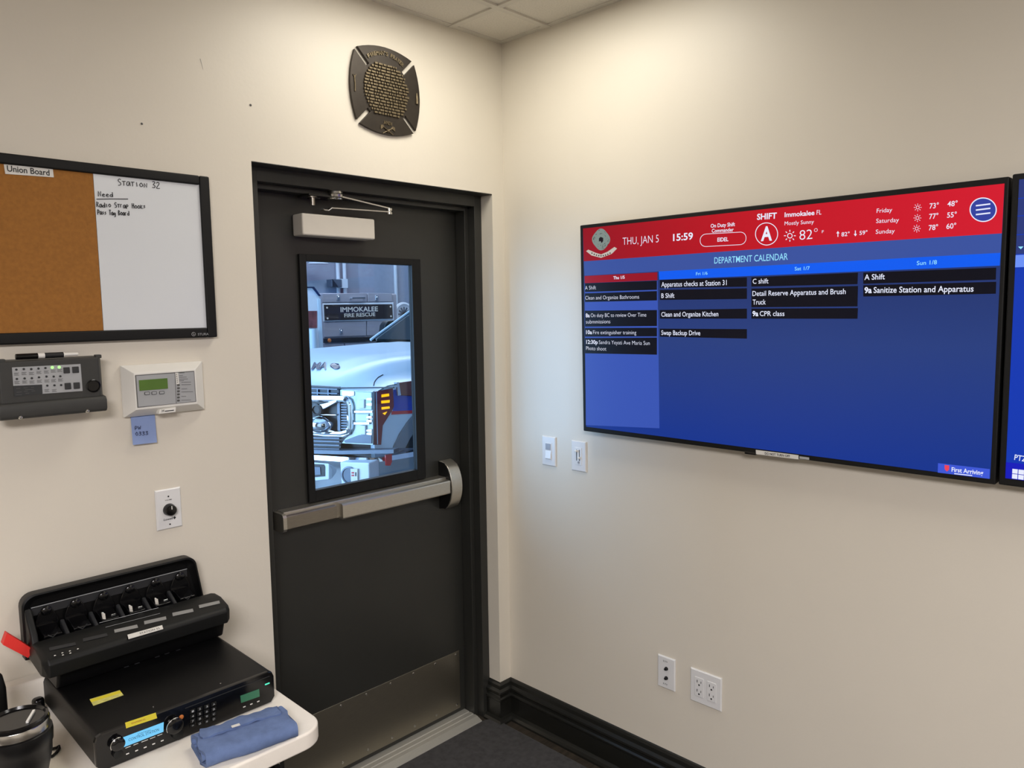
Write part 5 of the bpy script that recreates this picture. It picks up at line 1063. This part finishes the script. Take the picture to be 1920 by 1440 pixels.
# bumper
zb = (F(587, 849).z+F(711, 852).z)/2; bum = []
m = MB(); prb = [(0.02, 0.0), (0.075, -0.004), (0.085, -0.03), (0.070, -0.06), (0.045, -0.09), (0.045, -0.27), (0.02, -0.32), (-0.12, -0.32), (-0.12, 0)]
path = [(K.x+0.30, yK-0.0, 0, -1), (K.x+0.12, yK-0.0, -0.35, -0.94), (K.x+0.02, yK+0.01, -0.75, -0.66), (K.x-0.10+0.0, yK+0.10, fn.x, fn.y), (A_.x+0.0, A_.y, -0.96, -0.25), (A_.x-0.09, yc, -1, 0)]
path[3] = (K.x+fd.x*0.12, K.y+fd.y*0.12, fn.x, fn.y)
full = path + [(x, 2*yc-y, nx, -ny) for x, y, nx, ny in path[-2::-1]]
m.loft([[(x+nx*a, y+ny*a, zb+z) for a, z in prb] for x, y, nx, ny in full]); bp_ = m.build('bumper', 'chrome', tk, smooth=True)
tf('bumper_valance', 'grille_grey', [(560, 843), (640, 845), (738, 843), (738, 850), (640, 852), (560, 850)], 0, 0.06)
ts('lower_line', 'grille_grey', [(716, 841), (780, 840), (780, 844), (716, 845)], 0, 0.012)
fo = tf('fog_opening', 'engine_white', [(560, 863), (612, 865), (617, 870), (617, 899), (560, 905)], 0.03, 0.075, bp_, 0.004); tf('opening_recess', 'dark_grille', [(560, 869), (607, 871), (609, 875), (609, 893), (560, 897)], 0.070, 0.078, bp_); tf('opening_recess', 'grille_grey', [(560, 874), (600, 876), (601, 890), (560, 893)], 0.076, 0.082, bp_)
bo_ = tf('speaker_box', 'engine_white', [(637, 866), (692, 868), (693, 905), (660, 910), (640, 911)], 0.03, 0.14, bp_, 0.008)
m = MB(); p = F(655, 891, 0.142); m.lathe(p, fn, [(0.050, 0), (0.050, 0.006), (0.042, 0.007), (0.040, 0.002), (0.005, 0.002)], 28); m.build('speaker_ring', 'grille_grey', bo_, smooth=True)
lb_ = tf('speaker_label', 'label_white', [(657, 879), (670, 879), (670, 901), (658, 903)], 0.145, 0.151, bo_); tf('label_mark', 'truck_red', [(659, 885), (664, 885), (664, 888), (659, 888)], 0.151, 0.152, lb_); tf('label_mark', 'truck_red', [(659, 890), (664, 890), (664, 893), (659, 893)], 0.151, 0.152, lb_); tf('label_mark', 'ink', [(666, 885.5), (668, 885.5), (668, 893), (666, 893)], 0.151, 0.152, lb_)
ts('reflector_strip', 'truck_red', [(723, 853), (735, 851), (735, 866), (732, 873), (724, 873)], 0.09, 0.098, bp_)
# windscreen, pillar, mirror
wy0, wy1 = yK+0.16, 2*yc-yK-0.14; wz0 = PL(700, 635, wy1).z; wx0 = PL(700, 635, wy1).x; e_ = PL(770, 580, wy1); dx_, dz_ = e_.x-wx0, e_.z-wz0
m = MB(); top_ = (wx0+dx_*2.4, wz0+dz_*2.4); m.prism([(wx0, wy0, wz0), (wx0, wy1, wz0), (top_[0], wy1-0.10, top_[1]), (top_[0], wy0+0.10, top_[1])], (0.03, 0, -0.02)); m.build('windscreen', 'tint_glass', tk)
m = MB(); m.tube([(wx0-0.03, wy1, wz0-0.01), (top_[0]-0.01, wy1-0.10, top_[1])], 0.012, 8); m.build('pillar', 'truck_white', tk, smooth=True)
m = MB(); m.tube([(wx0-0.03, wy0, wz0-0.01), (top_[0]-0.01, wy0+0.10, top_[1])], 0.020, 8); m.build('pillar', 'truck_white', tk, smooth=True)
m = MB(); m.box(top_[0]-0.02, K.x+3.32, wy0+0.1, wy1-0.1, top_[1]-0.02, top_[1]+0.06); m.build('roof', 'truck_white', tk, bevel=0.02)
for y_a, y_b in ((wy0, wy0+0.10), (wy1, wy1-0.10)):
    bx_ = K.x+3.3; zb_ = zl+0.11
    m = MB(); m.loft([[(wx0-0.02, y_a+e, wz0-0.02), (bx_, y_a+e, zb_), (bx_, y_b+e, top_[1]), (top_[0], y_b+e, top_[1])] for e in (0.0, 0.02)]); sw = m.build('side_window', 'tint_glass', tk)
    for f in (0.52, 0.98):
        xa, xb = wx0+(bx_-wx0)*f, top_[0]+(bx_-top_[0])*f; m = MB(); m.tube([(xa, y_a, zb_), (xb, y_b, top_[1])], 0.035, 8); m.build('pillar', 'truck_white', tk, smooth=True)
m = MB(); m.box(wx0+0.9, wx0+1.0, wy0+0.02, wy1-0.02, zl, top_[1]); m.build('cab_back', 'dark_grille', tk)
m = MB(); m.prism([(cowl-0.05, yK+0.08, hood_z(1, yK+0.2)-0.05), (cowl-0.05, 2*yc-yK-0.08, hood_z(1, yK+0.2)-0.05), (wx0+0.06, wy1, wz0-0.01), (wx0+0.06, wy0, wz0-0.01)], (0, 0, -0.03)); m.build('cowl', 'dark_grille', tk)
m = MB(); a_, b_ = V((wx0-0.02, wy1-0.9, wz0+0.02)), V((wx0+0.14, wy1-0.15, wz0+0.10)); a_ = PL(748, 642, wy0+0.9); m.tube([V((wx0-0.03, wy0+0.35, wz0+0.01)), V((wx0+0.10, wy0+1.05, wz0+0.10))], 0.012, 6); m.build('wiper', 'grille_grey', tk)
p = PL(720, 615, wy1+0.22)
mi = MB(); mi.prism([PL(u, v, wy1+0.22) for u, v in ((708, 634), (711, 610), (716, 602), (727, 600), (730, 603), (729, 622), (722, 634))], (0.0, -0.09, 0)); mi.build('mirror', 'dark_grille', tk, bevel=0.02)
mi = MB(); mi.tube([(wx0+0.18, wy1+0.20, p.z-0.08), (wx0+0.30, wy1-0.02, p.z-0.12)], 0.02, 8); mi.build('mirror_arm', 'dark_grille', tk)
